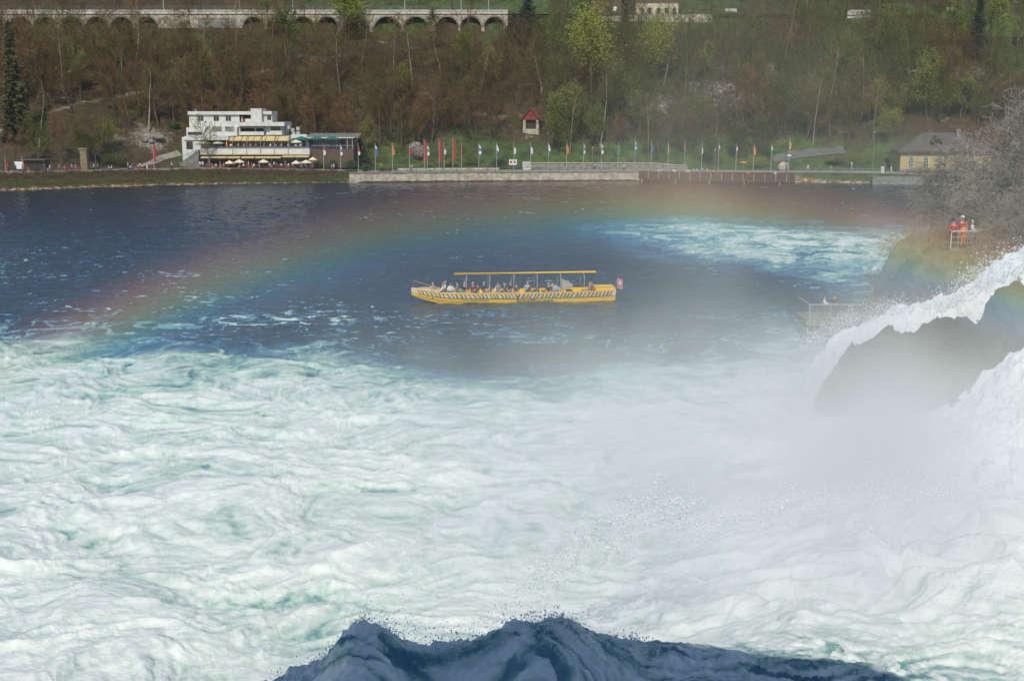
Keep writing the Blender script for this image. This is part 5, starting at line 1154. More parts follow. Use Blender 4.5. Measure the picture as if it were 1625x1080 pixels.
# ------------------------------------------------------------------ people
def skel(kind):
    j = {}; e = []
    def J(n, x, y, z, r): j[n] = (x, y, z, r)
    def E(*a):
        for p, q in zip(a[:-1], a[1:]): e.append((p, q))
    J('pelvis', 0, 0, .95, .125); J('spine', 0, 0, 1.13, .115); J('chest', 0, 0, 1.33, .135); J('neck', 0, 0, 1.47, .055); J('jaw', 0, -.02, 1.56, .07); J('head', 0, -.005, 1.65, .092); J('nose', 0, -.115, 1.62, .014)
    E('pelvis', 'spine', 'chest', 'neck', 'jaw', 'head', 'nose')
    for s, t in ((-1, 'l'), (1, 'r')):
        J('ear' + t, s * .092, .01, 1.63, .014); E('head', 'ear' + t)
        J('sh' + t, s * .19, 0, 1.40, .055)
        sw = .16 * s if kind == 'walk' else 0
        if kind in ('sit', 'lean', 'photo') or (kind == 'point' and s > 0):
            if kind == 'photo': J('el' + t, s * .24, -.16, 1.25, .042); J('wr' + t, s * .1, -.26, 1.50, .030); J('ha' + t, s * .07, -.29, 1.57, .034)
            else: J('el' + t, s * .26, -.06, 1.14, .042); J('wr' + t, s * .2, -.30, 1.10, .030); J('ha' + t, s * .18, -.38, 1.09, .034)
        else: J('el' + t, s * .25, .02 + sw * .5, 1.13, .042); J('wr' + t, s * .27, -.06 + sw, .90, .030); J('ha' + t, s * .27, -.08 + sw, .82, .034)
        E('chest', 'sh' + t, 'el' + t, 'wr' + t, 'ha' + t)
        h = Vector(j['ha' + t][:3]); d = (h - Vector(j['wr' + t][:3])).normalized(); sd = Vector((1, 0, 0)) if abs(d.y) < .8 else Vector((0, 0, 1)); sd = Vector((0, 1, 0)) if abs(d.z) > .7 else Vector((1, 0, 0))
        for k, (o, L) in enumerate(((-.026, .07), (-.009, .082), (.009, .078), (.026, .062))):
            a = h + sd * o + d * L * .55; b = h + sd * o * 1.1 + d * L + Vector((-s * .012, -.01, 0)); n1, n2 = 'f%d%s' % (k, t), 'g%d%s' % (k, t); J(n1, *a, .009); J(n2, *b, .008); E('ha' + t, n1, n2)
        a = h - sd * .05 + d * .01; J('th' + t, *a, .010); E('ha' + t, 'th' + t)
        J('hip' + t, s * .095, 0, .89, .095); st = .2 * s if kind == 'walk' else 0
        if kind == 'sit': J('kn' + t, s * .13, -.42, .92, .068); J('an' + t, s * .13, -.45, .50, .045); J('to' + t, s * .14, -.60, .46, .038)
        else: J('kn' + t, s * .105, -.02 - st * .6, .50, .062); J('an' + t, s * .11, .03 - st * 1.2, .09, .042); J('to' + t, s * .12, -.13 - st * 1.2, .045, .038)
        E('pelvis', 'hip' + t, 'kn' + t, 'an' + t, 'to' + t)
    return j, e
def skin(name, j, e, names, grow_=0.0, shorten=None, sub=1):
    js = {n: list(j[n]) for n in names}
    for n, f in (shorten or {}).items(): js[n] = list(f)
    idx = {n: i for i, n in enumerate(names)}; me = bpy.data.meshes.new(name); me.from_pydata([js[n][:3] for n in names], [(idx[a], idx[b]) for a, b in e if a in idx and b in idx], [])
    o = bpy.data.objects.new(name, me); C.objects.link(o); m = o.modifiers.new('skin', 'SKIN'); m.use_smooth_shade = True
    for i, n in enumerate(names): r = js[n][3] + grow_; me.skin_vertices[0].data[i].radius = (r, r)
    me.skin_vertices[0].data[0].use_root = True
    if sub: s = o.modifiers.new('sub', 'SUBSURF'); s.levels = sub; s.render_levels = sub
    dg = bpy.context.evaluated_depsgraph_get(); r = bpy.data.meshes.new_from_object(o.evaluated_get(dg)); bpy.data.objects.remove(o); r.name = name
    if not len(r.materials): r.materials.append(M['skin'])
    return r
PM = {}
def person_meshes(kind):
    if kind in PM: return PM[kind]
    j, e = skel(kind); lp = lambda a, b, t: [j[a][k] + (j[b][k] - j[a][k]) * t for k in range(4)]
    body = skin('body', j, e, list(j)); sh_n = ['pelvis', 'spine', 'chest', 'shl', 'shr', 'ell', 'elr', 'wrl', 'wrr']
    shirt = skin('shirt', j, e, sh_n, .022, {'pelvis': (0, 0, .97, .12), 'wrl': lp('ell', 'wrl', .85), 'wrr': lp('elr', 'wrr', .85)})
    tr_n = ['pelvis', 'hipl', 'hipr', 'knl', 'knr', 'anl', 'anr']; trousers = skin('trousers', j, e, tr_n, .020, {'pelvis': (0, 0, .93, .115)})
    hair = MB(); hair.ball((0, .022, 1.675), .103, .108, .105, 10, 8); hm = hair.mesh('hair', None, True); hm.materials.append(M['skin'])
    shoes = MB()
    for t in 'lr': a = j['to' + t]; b = j['an' + t]; shoes.ball(((a[0] + b[0]) / 2, (a[1] + b[1]) / 2, a[2] + .005), .055, .145, .055, 8, 6)
    sm_ = shoes.mesh('shoes', None, True); sm_.materials.append(M['skin']); eyes = MB()
    for s in (-1, 1): eyes.ball((s * .034, -.088, 1.65), .012, .008, .008, 6, 4)
    em = eyes.mesh('eyes', None); em.materials.append(M['skin']); mo = MB().box(-.028, .028, -.088, -.082, 1.565, 1.575).mesh('mouth', None); mo.materials.append(M['skin'])
    PM[kind] = dict(body=body, shirt=shirt, trousers=trousers, hair=hm, shoes=sm_, eyes=em, mouth=mo); return PM[kind]
CL = dict(white=(.74, .75, .76), black=(.015, .015, .018), red=(.50, .03, .03), blue=(.05, .11, .32), denim=(.07, .11, .2), grey=(.25, .25, .26), navy=(.02, .03, .07), orange=(.9, .22, .02), green=(.03, .22, .1), pink=(.6, .25, .25), beige=(.5, .42, .3), brown=(.09, .055, .035), lightblue=(.35, .45, .62), maroon=(.2, .03, .05))
for k, v in CL.items(): mm('cloth_' + k, v, .85, tuple(c * .75 for c in v), 6)
for k, v in dict(dark=(.02, .014, .01), brown=(.09, .05, .025), blond=(.35, .24, .1), grey=(.4, .39, .37)).items(): mm('hair_' + k, v, .8)
def person(pose, loc, rz, top, legs, hair, label, group=None, s=1.0, detail=False, extra=None):
    pm = person_meshes(pose); t = thing('person', label, 'person', loc, rz, group); t.scale = (s, s, s)
    ms = dict(body='skin', shirt='cloth_' + top, trousers='cloth_' + legs, hair='hair_' + hair, shoes='cloth_black')
    if detail: ms.update(eyes='cloth_black', mouth='cloth_maroon')
    for k, m in ms.items():
        o = bpy.data.objects.new(k, pm[k]); link(o, t); o.material_slots[0].link = 'OBJECT'; o.material_slots[0].material = M[m]
    return t
HAIRS = ['dark', 'brown', 'brown', 'blond', 'grey']
def wlk(px, back, top, legs, label, pose='walk', rz=None, group='people strolling on the promenade', s=1.0):
    q = promp(px, back); return person(pose, q, rnd.choice([-1, 1]) * R(rnd.uniform(60, 110)) if rz is None else rz, top, legs, rnd.choice(HAIRS), label, group, s)
# left end of the promenade
for px, bk, tp_, lg, ps_, lb in ((5, 2, 'navy', 'denim', 'stand', 'person in dark jacket and pale blue trousers at the left edge'), (14, 2.5, 'black', 'black', 'stand', 'person all in black left of the white notice board'), (26, 1.5, 'navy', 'navy', 'walk', 'person in navy clothes directly below the white notice board'), (37, 3, 'blue', 'denim', 'stand', 'person in blue standing right of the white notice board'),
        (45, 2, 'red', 'grey', 'sit', 'person in red sitting just right of the notice board'), (72, 2, 'maroon', 'denim', 'stand', 'person in dark red by the red motorcycle at the left'), (80, 1.2, 'white', 'denim', 'walk', 'person in white shirt and jeans near the left red motorcycle'), (95, 1.5, 'grey', 'green', 'stand', 'person in grey top and green trousers in front of the red tables'), (103, 5, 'pink', 'red', 'sit', 'seated person in pink behind the one in green trousers'),
        (115, 1.8, 'lightblue', 'denim', 'walk', 'person in light blue left of the beige pillar'), (121, 2.2, 'pink', 'grey', 'stand', 'person in pink next to the one in light blue by the pillar'), (150, 1.6, 'white', 'black', 'stand', 'person in white shirt right of the beige pillar'), (156, 3.4, 'grey', 'black', 'stand', 'person in grey behind the white shirted one right of the pillar'),
        (173, 1.4, 'lightblue', 'denim', 'sit', 'blue clad person crouching alone between pillar and motorcycles'), (178, 1.6, 'white', 'denim', 'sit', 'white clad person crouching beside the blue one'), (204, 3.6, 'lightblue', 'black', 'stand', 'person in light blue behind the red motorcycles'), (208, 1.2, 'white', 'black', 'sit', 'rider in white sitting by the red motorcycles'), (214, 1.2, 'maroon', 'denim', 'stand', 'rider in maroon standing between the red motorcycles'),
        (223, 1.8, 'white', 'red', 'walk', 'person in white top and red trousers right of the motorcycles'), (273, 2.4, 'white', 'black', 'walk', 'person in white walking past the bicycles left of the stairs')):
    q = wlk(px, bk, tp_, lg, lb, ps_, group='people on the left promenade')
    if ps_ == 'sit': q.location.z -= .45
# along the middle promenade, the jetty and the right bank
for px, bk, tp_, lg, ps_, lb in ((527, 1, 'pink', 'denim', 'walk', 'person in pink walking right of the café terrace'), (530, 2, 'white', 'denim', 'walk', 'person in white walking right behind the one in pink past the café'), (541, 1, 'lightblue', 'grey', 'stand', 'person in light blue at the white and blue flagpole'), (577, 9, 'white', 'grey', 'walk', 'person in white climbing the garden steps right of the pavilion'), (605, 9.5, 'grey', 'beige', 'walk', 'person in grey on the garden path behind the orange flag'),
        (651, 3, 'pink', 'denim', 'stand', 'person in pink below the red flag at the magnolia'), (654, 3.4, 'white', 'denim', 'stand', 'person in white close beside the pink one at the magnolia'), (774, 3, 'navy', 'grey', 'stand', 'lone person in dark blue between two white and blue flags'), (990, 2, 'white', 'brown', 'walk', 'person in white top walking at the left start of the jetty'), (843, 5, 'white', 'white', 'stand', 'small person all in white beside the information panel'),
        (945, 9, 'white', 'grey', 'sit', 'person in white sitting near the right bench'), (962, 12, 'beige', 'grey', 'stand', 'small pale figure on the lawn above the retaining wall')):
    q = wlk(px, bk, tp_, lg, lb, ps_)
    if ps_ == 'sit': q.location.z += .0
jx = [(1044, 'white', 'lightblue'), (1048, 'lightblue', 'grey'), (1066, 'white', 'maroon'), (1071, 'white', 'denim'), (1086, 'lightblue', 'grey'), (1090, 'white', 'denim'), (1101, 'white', 'black'), (1105, 'white', 'denim'), (1112, 'lightblue', 'denim'), (1116, 'grey', 'navy'), (1121, 'white', 'denim'), (1136, 'red', 'beige'), (1187, 'orange', 'red'), (1190, 'red', 'red'), (1228, 'white', 'denim')]
nm = ['first', 'second', 'third', 'fourth', 'fifth', 'sixth', 'seventh', 'eighth', 'ninth', 'tenth', 'eleventh', 'twelfth', 'thirteenth', 'fourteenth', 'fifteenth', 'sixteenth', 'seventeenth', 'eighteenth', 'nineteenth', 'twentieth', 'twenty first', 'twenty second']
for i, (px, tp_, lg) in enumerate(jx):
    s = (px - 1012) / (1253 - 1012) * jl; p = jp(s, 1.5 + (i % 3) * .8, .0)
    person('walk' if i % 2 else 'stand', p + Vector((0, 0, .35 if 1098 < px < 1125 else 0)), rnd.uniform(-1.8, 1.8), tp_, lg, rnd.choice(HAIRS), 'person in %s top on the jetty, %s from the left' % (tp_.replace('lightblue', 'light blue'), nm[i]), 'visitors on the jetty')
for px, bk, tp_, lg, ps_, lb in ((1281, 3, 'white', 'grey', 'walk', 'person in white right of the jetty end'), (1283, 7, 'beige', 'beige', 'stand', 'pale person on the lawn behind the right bank rail'), (1301, 4, 'grey', 'black', 'stand', 'dark clad person behind the rail right of the jetty'), (1318, 3, 'lightblue', 'grey', 'sit', 'person in light blue sitting by the right bank rail'), (1414, 2, 'white', 'white', 'stand', 'person all in white at the corner of the yellow house'), (1435, 2, 'white', 'lightblue', 'stand', 'person in white in front of the first arched window'), (1440, 2.5, 'white', 'denim', 'stand', 'person in white right below the first arched window'), (1520, 2, 'lightblue', 'denim', 'stand', 'person in light blue near the middle of the yellow house wall')):
    wlk(px, bk, tp_, lg, lb, ps_, group='people on the right bank')
# guests at the café
for i in range(34):
    lx = X(290 + i * 23.5 + rnd.uniform(-8, 8)); ly = -3.4 + rnd.uniform(-1.4, 1.8); sit = i % 4 != 1
    person('sit' if sit else 'stand', (RO.x + lx, RO.y + ly, RZ - (.45 if sit else 0)), rnd.uniform(0, 6.28), rnd.choice(['white', 'red', 'navy', 'grey', 'lightblue', 'black', 'maroon', 'white']), rnd.choice(['denim', 'black', 'grey', 'beige']), rnd.choice(HAIRS), 'seated guest at the riverside café tables' if sit else 'guest or waiter standing among the riverside café tables', 'seated guests of the riverside café' if sit else 'people standing among the café tables')
for i in range(12):
    lx = X(450 + i * 47 + rnd.uniform(-9, 9)); person('sit', (RO.x + lx, RO.y + .9, RZ + Zz(374) - .42), rnd.uniform(-1, 1), rnd.choice(['white', 'red', 'grey', 'pink', 'lightblue']), 'black', rnd.choice(HAIRS), 'guest sitting behind the railing of the upper restaurant terrace', 'guests on the upper terrace')
for x, l in ((238, 'person in white at the left end of the ground floor café, the first'), (258, 'person in white and grey at the left end of the ground floor café, the second'), (296, 'dark clad waiter under the leftmost ground floor awning')): person('stand', (RO.x + X(x), RO.y - 2.2, RZ), .5, 'white' if x < 290 else 'black', 'grey', 'dark', l, None)
# red tables on the left promenade
for i in range(7):
    q = promp(74 + i * 8.6, 4.2 + (i % 2)); t = copy_tree(tb0); t.location = q; t['label'] = 'red café table between the left trees and the beige pillar'; t['group'] = 'red tables at the left end'
    for a in (.6, 3.4): c = copy_tree(ch0); c.location = q + Vector((.8 * math.cos(a), .7 * math.sin(a), 0)); c.rotation_euler.z = a - 1.57; c['label'] = 'red chair between the left trees and the beige pillar'; c['group'] = 'red chairs at the left end'

# ------------------------------------------------------------------ the two viewing platforms
# upper balcony on the cliff
p = at(1522, 392, 77); bz = p.z
t = thing('viewing_balcony', 'small viewing balcony with white metal rail on the cliff beside the falls', 'balcony', p)
MB().box(-.85, .95, -.7, 2.6, -.3, 0).build('deck', M['stone_grey'], t)
rl = MB(); z1 = 1.08
rl.tube([(-.78, -.62, 0), (-.78, -.62, z1 - .12), (-.66, -.62, z1), (.9, -.62, z1)], .035, 6).build('top_rail', M['white_cloth'], t)
for z in (.36, .72): MB().tube([(-.78, -.62, z), (.9, -.62, z)], .022, 5).build('rail', M['pale_metal'], t)
for x in (-.3, .3, .88): MB().tube([(x, -.62, 0), (x, -.62, z1)], .025, 5).build('post', M['pale_metal'], t)
MB().tube([(-.78, -.62, z1), (-.78, 2.4, z1)], .03, 5).build('side_rail', M['pale_metal'], t)
S1 = 1.0
for dx, dy, ps_, tp_, lg, hr, rz, s, l in ((-.52, -.22, 'lean', 'red', 'black', 'dark', -.3, 1.02, 'person in red jacket leaning on the left of the balcony rail'), (-.2, .75, 'photo', 'blue', 'navy', 'dark', .2, 1.03, 'person in blue top behind the two red jackets on the balcony'), (.18, .25, 'stand', 'red', 'black', 'grey', .1, 1.1, 'tall person in red jacket and white cap behind the orange one'),
        (.1, -.36, 'stand', 'orange', 'orange', 'brown', 0, .88, 'small person in bright orange suit right at the balcony rail'), (.72, -.1, 'lean', 'white', 'grey', 'grey', 1.0, 1.0, 'person in white jacket at the right end of the balcony'), (.6, .7, 'stand', 'beige', 'brown', 'brown', .8, .95, 'person in beige half hidden behind the white jacket on the balcony')):
    person(ps_, p + Vector((dx, dy, 0)), rz, tp_, lg, hr, l, 'visitors on the cliff balcony', s, True)
MB().ball((0, 0, 0), .125, .13, .09).tube([(0, -.02, 0), (0, -.19, -.01)], [.08, .07], 6).build('cap', M['white_cloth'], None, True, p + Vector((.18, .25, 1.93)), label='white cap on the head of the tall red jacketed person', cat='cap')
# lower platform just above the water
a, b = at(1284, 507, 84), at(1418, 507, 84); zd = a.z - .02
t = thing('viewing_platform', 'low concrete viewing platform with pale barred railing above the water', 'platform', (a.x, a.y, zd)); Lp = b.x - a.x
MB().box(-.2, Lp + 5, -.1, 3.4, -.4, 0).build('deck', M['stone_grey'], t)
for k in range(4): MB().box(.4 + k * 1.9, .8 + k * 1.9, .2, 3, -zd - 1.5, -.41).build('pier', M['stone_grey'], t)
MB().tube([(0, 0, 1.1), (Lp, 0, 1.1)], .04, 6).build('handrail', M['pale_metal'], t); MB().tube([(0, 0, .12), (Lp, 0, .12)], .03, 5).build('lower_rail', M['pale_metal'], t)
MB().tube([(0, 0, 1.1), (0, 3.2, 1.1)], .04, 6).build('handrail', M['pale_metal'], t)
for k in range(5): MB().tube([(Lp * k / 4, 0, 0), (Lp * k / 4, 0, 1.1)], .045, 6).build('post', M['pale_metal'], t)
br = MB()
for k in range(42): br.tube([(Lp * (k + .5) / 42, 0, .12), (Lp * (k + .5) / 42, 0, 1.1)], .014, 4)
br.build('bars', M['pale_metal'], t)
for k, (zz, yy) in enumerate(((1.1, 2.2), (1.55, 2.8), (2.0, 3.4))): MB().tube([(Lp * .62, yy, zz - .02), (Lp + 1.5, yy, zz + .1)], .03, 5).build('stair_rail', M['pale_metal'], t)
person('lean', (a.x + 1.15, a.y + .5, zd), 1.2, 'white', 'grey', 'brown', 'person in white shirt standing left on the low railed platform', None, 1.0, True)
person('photo', (a.x + 2.0, a.y + .9, zd), -.3, 'black', 'navy', 'dark', 'person in black taking a picture on the low railed platform', None, .98, True)

# ------------------------------------------------------------------ the yellow boat
BY0 = 100.0; pB = onz(815, 480.5, 0); K = .01212
bt = thing('tour_boat', 'long yellow open tour boat with black tiger stripes and furled canopy', 'boat', (pB.x, pB.y + 1.4, 0), R(4.5))
def bX(v): return (v - 810) * K
def bZ(v): return (262 - v) * K
st = [(-8.82, .04, 1.14, .62), (-8.5, .28, 1.10, .50), (-7.8, .62, 1.02, .28), (-7.0, .92, .95, .10), (-6.2, 1.10, .90, -.04), (-5.2, 1.22, .86, -.12), (-3.5, 1.3, .83, -.16), (0, 1.35, .84, -.2), (3.5, 1.35, .87, -.2), (6.5, 1.28, .91, -.16), (8.0, 1.15, .94, -.1), (8.75, 1.05, .96, .05)]
sx = np.array([s[0] for s in st]); xs = np.linspace(-8.82, 8.75, 80)
bw = np.interp(xs, sx, [s[1] for s in st]); gz_ = np.interp(xs, sx, [s[2] for s in st]); kz = np.interp(xs, sx, [s[3] for s in st])
def hull_pt(i, u, side):   # u 0 gunwale .. 1 chine
    z = gz_[i] + (kz[i] - gz_[i]) * u; return (xs[i], side * bw[i] * (1 - .16 * u ** 1.5), z)
hv = MB(); NU = 7; n = len(xs)
for i in range(n):
    for k in range(NU): hv.v.append(hull_pt(i, k / (NU - 1), -1))
    for k in range(NU - 1, -1, -1): hv.v.append(hull_pt(i, k / (NU - 1), 1))
    for s_ in (1, -1): hv.v.append((xs[i], s_ * max(bw[i] - .07, .01), gz_[i] - .01))
    hv.v.append((xs[i], -max(bw[i] - .12, .01), max(kz[i] + .12, .05))); hv.v.append((xs[i], max(bw[i] - .12, .01), max(kz[i] + .12, .05)))
W_ = 2 * NU + 4
for i in range(n - 1):
    o_, o2 = i * W_, (i + 1) * W_
    for k in range(2 * NU - 1): hv.f.append([o_ + k, o_ + k + 1, o2 + k + 1, o2 + k][::-1])
    hv.f.append([o_ + 2 * NU - 1, o_ + 2 * NU, o2 + 2 * NU, o2 + 2 * NU - 1]); hv.f.append([o_, o2, o2 + 2 * NU + 1, o_ + 2 * NU + 1])
    hv.f.append([o_ + 2 * NU + 1, o2 + 2 * NU + 1, o2 + 2 * NU + 2, o_ + 2 * NU + 2]); hv.f.append([o_ + 2 * NU + 2, o2 + 2 * NU + 2, o2 + 2 * NU + 3, o_ + 2 * NU + 3]); hv.f.append([o_ + 2 * NU + 3, o2 + 2 * NU + 3, o2 + 2 * NU, o_ + 2 * NU])
hv.f.append([(n - 1) * W_ + k for k in range(2 * NU)])
hull = hv.build('hull', M['boat_yellow'], bt)
for sd in (-1, 1):
    MB().tube([(xs[i], sd * (bw[i] + .02), gz_[i] + .01) for i in range(0, n, 3)], .035, 6).build('gunwale', M['boat_yellow'], bt)
    MB().tube([(x, y * 1.015, z) for x, y, z in (hull_pt(i, .46, sd) for i in range(0, n, 3))], .022, 5).build('rubbing_strake', M['boat_black'], bt)
    MB().tube([(x, y * 1.02, z) for x, y, z in (hull_pt(i, .62 if i > 20 else .75, sd) for i in range(0, n - 48, 3))], .02, 5).build('chine_strake', M['boat_black'], hull)
    band = MB()
    for i in range(0, n - 1):
        q = [hull_pt(i, .05, sd), hull_pt(i + 1, .05, sd), hull_pt(i + 1, .43, sd), hull_pt(i, .43, sd)]; band.face([(x, y + sd * .008, z) for x, y, z in (q if sd < 0 else q[::-1])])
    band.build('side_band', M['boat_white'], bt)
    tg = MB(); r_ = random.Random(4 + sd); tgb = MB()
    def P_(x, u, off):
        i = min(max(np.interp(x, xs, np.arange(n)), 0), n - 1.001); i0 = int(i); f = i - i0; A_, B_ = hull_pt(i0, u, sd), hull_pt(i0 + 1, u, sd); return (A_[0] + (B_[0] - A_[0]) * f, A_[1] + (B_[1] - A_[1]) * f + sd * off, A_[2] + (B_[2] - A_[2]) * f)
    x = -8.4
    while x < 8.4:                                   # yellow flames and black claws between them
        w1 = r_.uniform(.22, .34); ln = (.12 if x < 0 else -.10) + r_.uniform(-.04, .04); lo = r_.uniform(.34, .42)
        q = [P_(x, .08, .014), P_(x + w1 * .62, .08, .014), P_(x + ln + w1 * .5, .25, .014), P_(x + ln * 2 + w1 * .35, lo, .014), P_(x + ln * 1.2, .3, .014)]; tgb.face(q if sd < 0 else q[::-1])
        q = [P_(x + w1 * .55, .08, .020), P_(x + w1 * .9, .08, .020), P_(x + ln + w1 * .95, .3, .020), P_(x + ln * 2 + w1 * .8, .43, .020), P_(x + ln * 2 + w1 * .35, .43, .020), P_(x + ln + w1 * .6, .26, .020)]; tg.face(q if sd < 0 else q[::-1])
        x += w1 * r_.uniform(1.05, 1.35)
    tgb.build('flame_pattern', M['boat_yellow'], bt); tg.build('tiger_stripes', M['boat_black'], bt)
MB().face([(bX(90), -.02, 1.13), (bX(275), -1.0, .97), (bX(275), 1.0, .97), (bX(90), .02, 1.13)]).build('foredeck', M['boat_yellow'], bt)
MB().tube([(bX(86), -.05, 1.16), (bX(180), -.75, 1.10), (bX(285), -1.05, 1.02)], .04, 5).tube([(bX(86), .05, 1.16), (bX(180), .75, 1.10), (bX(285), 1.05, 1.02)], .04, 5).build('bow_rail', M['boat_white'], bt)
MB().tube([(bX(100), 0, 1.05), (bX(97), 0, bZ(112))], .03, 5).tube([(bX(94), 0, bZ(110)), (bX(190), -.3, bZ(138)), (bX(280), -.6, bZ(161))], .035, 5).build('boarding_handrail', M['varnish'], bt)
MB().tube([(bX(90), 0, .64), (bX(200), -.55, .12), (bX(310), -.95, -.1)], .028, 5).build('stem_strip', M['boat_white'], bt)
cz_ = bZ(71)
MB().tube([(bX(387), 0, cz_), (bX(395), 0, cz_), (bX(1395), 0, cz_ + .1), (bX(1402), 0, cz_ + .1)], [.05, .085, .085, .05], 8).build('furled_canopy', M['boat_yellow'], bt, True)
MB().box(bX(390), bX(1400), -.16, .16, cz_ + .06, cz_ + .10).build('ridge_board', M['boat_yellow'], bt)
for x in (475, 640, 810, 975, 1142, 1310):
    X0 = bX(x); hp = []
    for k in range(13):
        a = math.pi * k / 12; hp.append((X0 - .10 * (1 - math.sin(a)) , -1.26 * math.cos(a) if abs(math.cos(a)) > .0 else 0, .86 + (cz_ - .86 - .02) * math.sin(a) ** .45))
    MB().tube(hp, .03, 6).build('canopy_hoop', M['pale_metal'], bt)
for k in range(11):
    x = bX(330 + k * 98); s = thing('x', 'x', 'x'); bpy.data.objects.remove(s)
    MB().box(x, x + .35, -1.08, 1.08, .66, .71).build('bench_seat', M['wood_brown'], bt)
MB().box(bX(1392), bX(1530), -.95, .95, .85, bZ(166)).build('engine_cover', M['boat_yellow'], bt)
MB().tube([(bX(1385), -.95, bZ(170)), (bX(1400), -.95, bZ(155)), (bX(1500), -.95, bZ(154)), (bX(1528), -.95, bZ(168)), (bX(1535), -.95, bZ(200))], .04, 6).build('stern_rail', M['boat_yellow'], bt)
tp = MB(); tp.v = [(bX(1150), -.5, bZ(180)), (bX(1215), -.5, bZ(180)), (bX(1235), -.5, bZ(150)), (bX(1210), -.5, bZ(130)), (bX(1150), -.5, bZ(106)), (bX(1150), .1, bZ(180)), (bX(1215), .1, bZ(180)), (bX(1228), .1, bZ(150)), (bX(1205), .1, bZ(132)), (bX(1150), .1, bZ(108))]
tp.f = [[0, 1, 2, 3, 4], [9, 8, 7, 6, 5]] + [[k, (k + 1) % 5, 5 + (k + 1) % 5, 5 + k][::-1] for k in range(5)]; tp.build('spray_hood', M['tarp'], bt)
MB().tube([(bX(1535), 0, .9), (bX(1560), 0, 1.9)], .02, 5).build('flagstaff', M['varnish'], bt)
fl = MB(); fv = [(bX(1552) + .04 + .12 * j, .05 * math.sin(j), 1.85 - .22 * k - .03 * j) for k in range(5) for j in range(5)]; fl.v = fv; fl.f = [[k * 5 + j, (k + 1) * 5 + j, (k + 1) * 5 + j + 1, k * 5 + j + 1] for k in range(4) for j in range(4)]; sf = fl.build('stern_flag', M['cloth_pink'], bt)
MB().box(bX(1552) + .13, bX(1552) + .42, -.09, -.06, 1.35, 1.43).box(bX(1552) + .235, bX(1552) + .315, -.095, -.055, 1.24, 1.54).build('white_cross', M['white_cloth'], sf)
tc_ = bpy.data.curves.new('lettering', 'FONT'); tc_.body = 'Schaffhausen'; tc_.size = .62; tc_.extrude = .004; tc_.offset = .012; tc_.space_character = 1.08; tc_.align_x = 'LEFT'
to = bpy.data.objects.new('t', tc_); C.objects.link(to); dg = bpy.context.evaluated_depsgraph_get(); tm = bpy.data.meshes.new_from_object(to.evaluated_get(dg)); bpy.data.objects.remove(to); tm.materials.clear(); tm.materials.append(M['letter_dark'])
lt = bpy.data.objects.new('lettering', tm); link(lt, bt); lw = max(v.co.x for v in tm.vertices); sc_ = (bX(1083) - bX(822)) / lw
lt.scale = (sc_, .62 * sc_ * 1.2, 1); lt.location = (bX(822), -1.35, .045); lt.rotation_euler = (R(90), 0, 0)
PX = [(235, 'beige'), (305, 'white'), (322, 'white'), (360, 'white'), (410, 'grey'), (458, 'black'), (520, 'maroon'), (553, 'brown'), (600, 'navy'), (638, 'pink'), (700, 'grey'), (742, 'brown'), (790, 'black'), (825, 'brown'), (912, 'lightblue'), (920, 'black'), (986, 'blue'), (1056, 'black'), (1092, 'grey'), (1110, 'lightblue'), (1205, 'white'), (1350, 'grey')]
for i, (v, tp_) in enumerate(PX):
    side = -.55 if i % 2 else .35
    lp_ = Vector((bX(v), side if v > 290 else -.3, -.14 + (.12 if v < 470 else .02))); lp_.rotate(Matrix.Rotation(R(4.5), 3, 'Z'))
    person('sit', Vector((pB.x, pB.y + 1.4, 0)) + lp_, rnd.choice([-1.57, -1.57, 0, 1.57, .3]) + rnd.uniform(-.3, .3), tp_, rnd.choice(['black', 'grey', 'denim']), rnd.choice(HAIRS), 'passenger in %s sitting in the yellow boat, %s from the bow' % (tp_.replace('lightblue', 'light blue'), nm[i]), 'passengers in the yellow boat', .97)
q = Vector((bX(1372), 0, .30)); q.rotate(Matrix.Rotation(R(4.5), 3, 'Z'))
person('sit', Vector((pB.x, pB.y + 1.4, -.4)) + q, -1.5, 'red', 'black', 'brown', 'helmsman in red at the stern of the yellow boat', None, .97)
for i, (v, c_, l) in enumerate(((433, 'green_flag', 'green bag on the lap rail of the yellow boat'), (670, 'white_cloth', 'white folded parasol leaning in the yellow boat'), (572, 'boat_yellow', 'yellow bag in the middle of the yellow boat'))):
    q = Vector((bX(v), -1.0, .8)); q.rotate(Matrix.Rotation(R(4.5), 3, 'Z')); o = Vector((pB.x, pB.y + 1.4, 0)) + q
    (MB().tube([(0, 0, 0), (.08, 0, .5)], [.12, .04], 6) if i == 1 else MB().ball((0, 0, .12), .3 - .05 * i, .15, .17)).build('bag' if i != 1 else 'folded_parasol', M[c_], None, True, o, label=l, cat='bag' if i != 1 else 'parasol')

# ------------------------------------------------------------------ flying drops
rs = np.random.RandomState(11); D = []
def burst(p, n, s, up, r0_=.012, r1=.035, dirx=0.0):
    q = rs.normal(0, 1, (n, 3)) * np.array(s); t = rs.rand(n, 1); q = q * (.3 + t) + np.array([dirx, 0, up]) * (rs.rand(n, 1) ** 1.4); cl = rs.randint(0, max(2, n // 14), n); off = rs.normal(0, 1, (max(2, n // 14), 3)) * np.array(s) * .6
    q = q * .55 + off[cl] + np.array(p); r = r0_ + (r1 - r0_) * rs.rand(n) ** 3; D.append(np.concatenate([q, r[:, None]], 1))
for px in range(560, 930, 12):                       # lip of the shaded heap
    yy = np.interp(px, [430, 520, 590, 640, 700, 760, 830, 900, 1000], [1075, 1020, 985, 1003, 1010, 998, 980, 985, 1015]); burst(at(px, yy, 25.5), 45, (.25, .2, .22), .35, .004, .016)
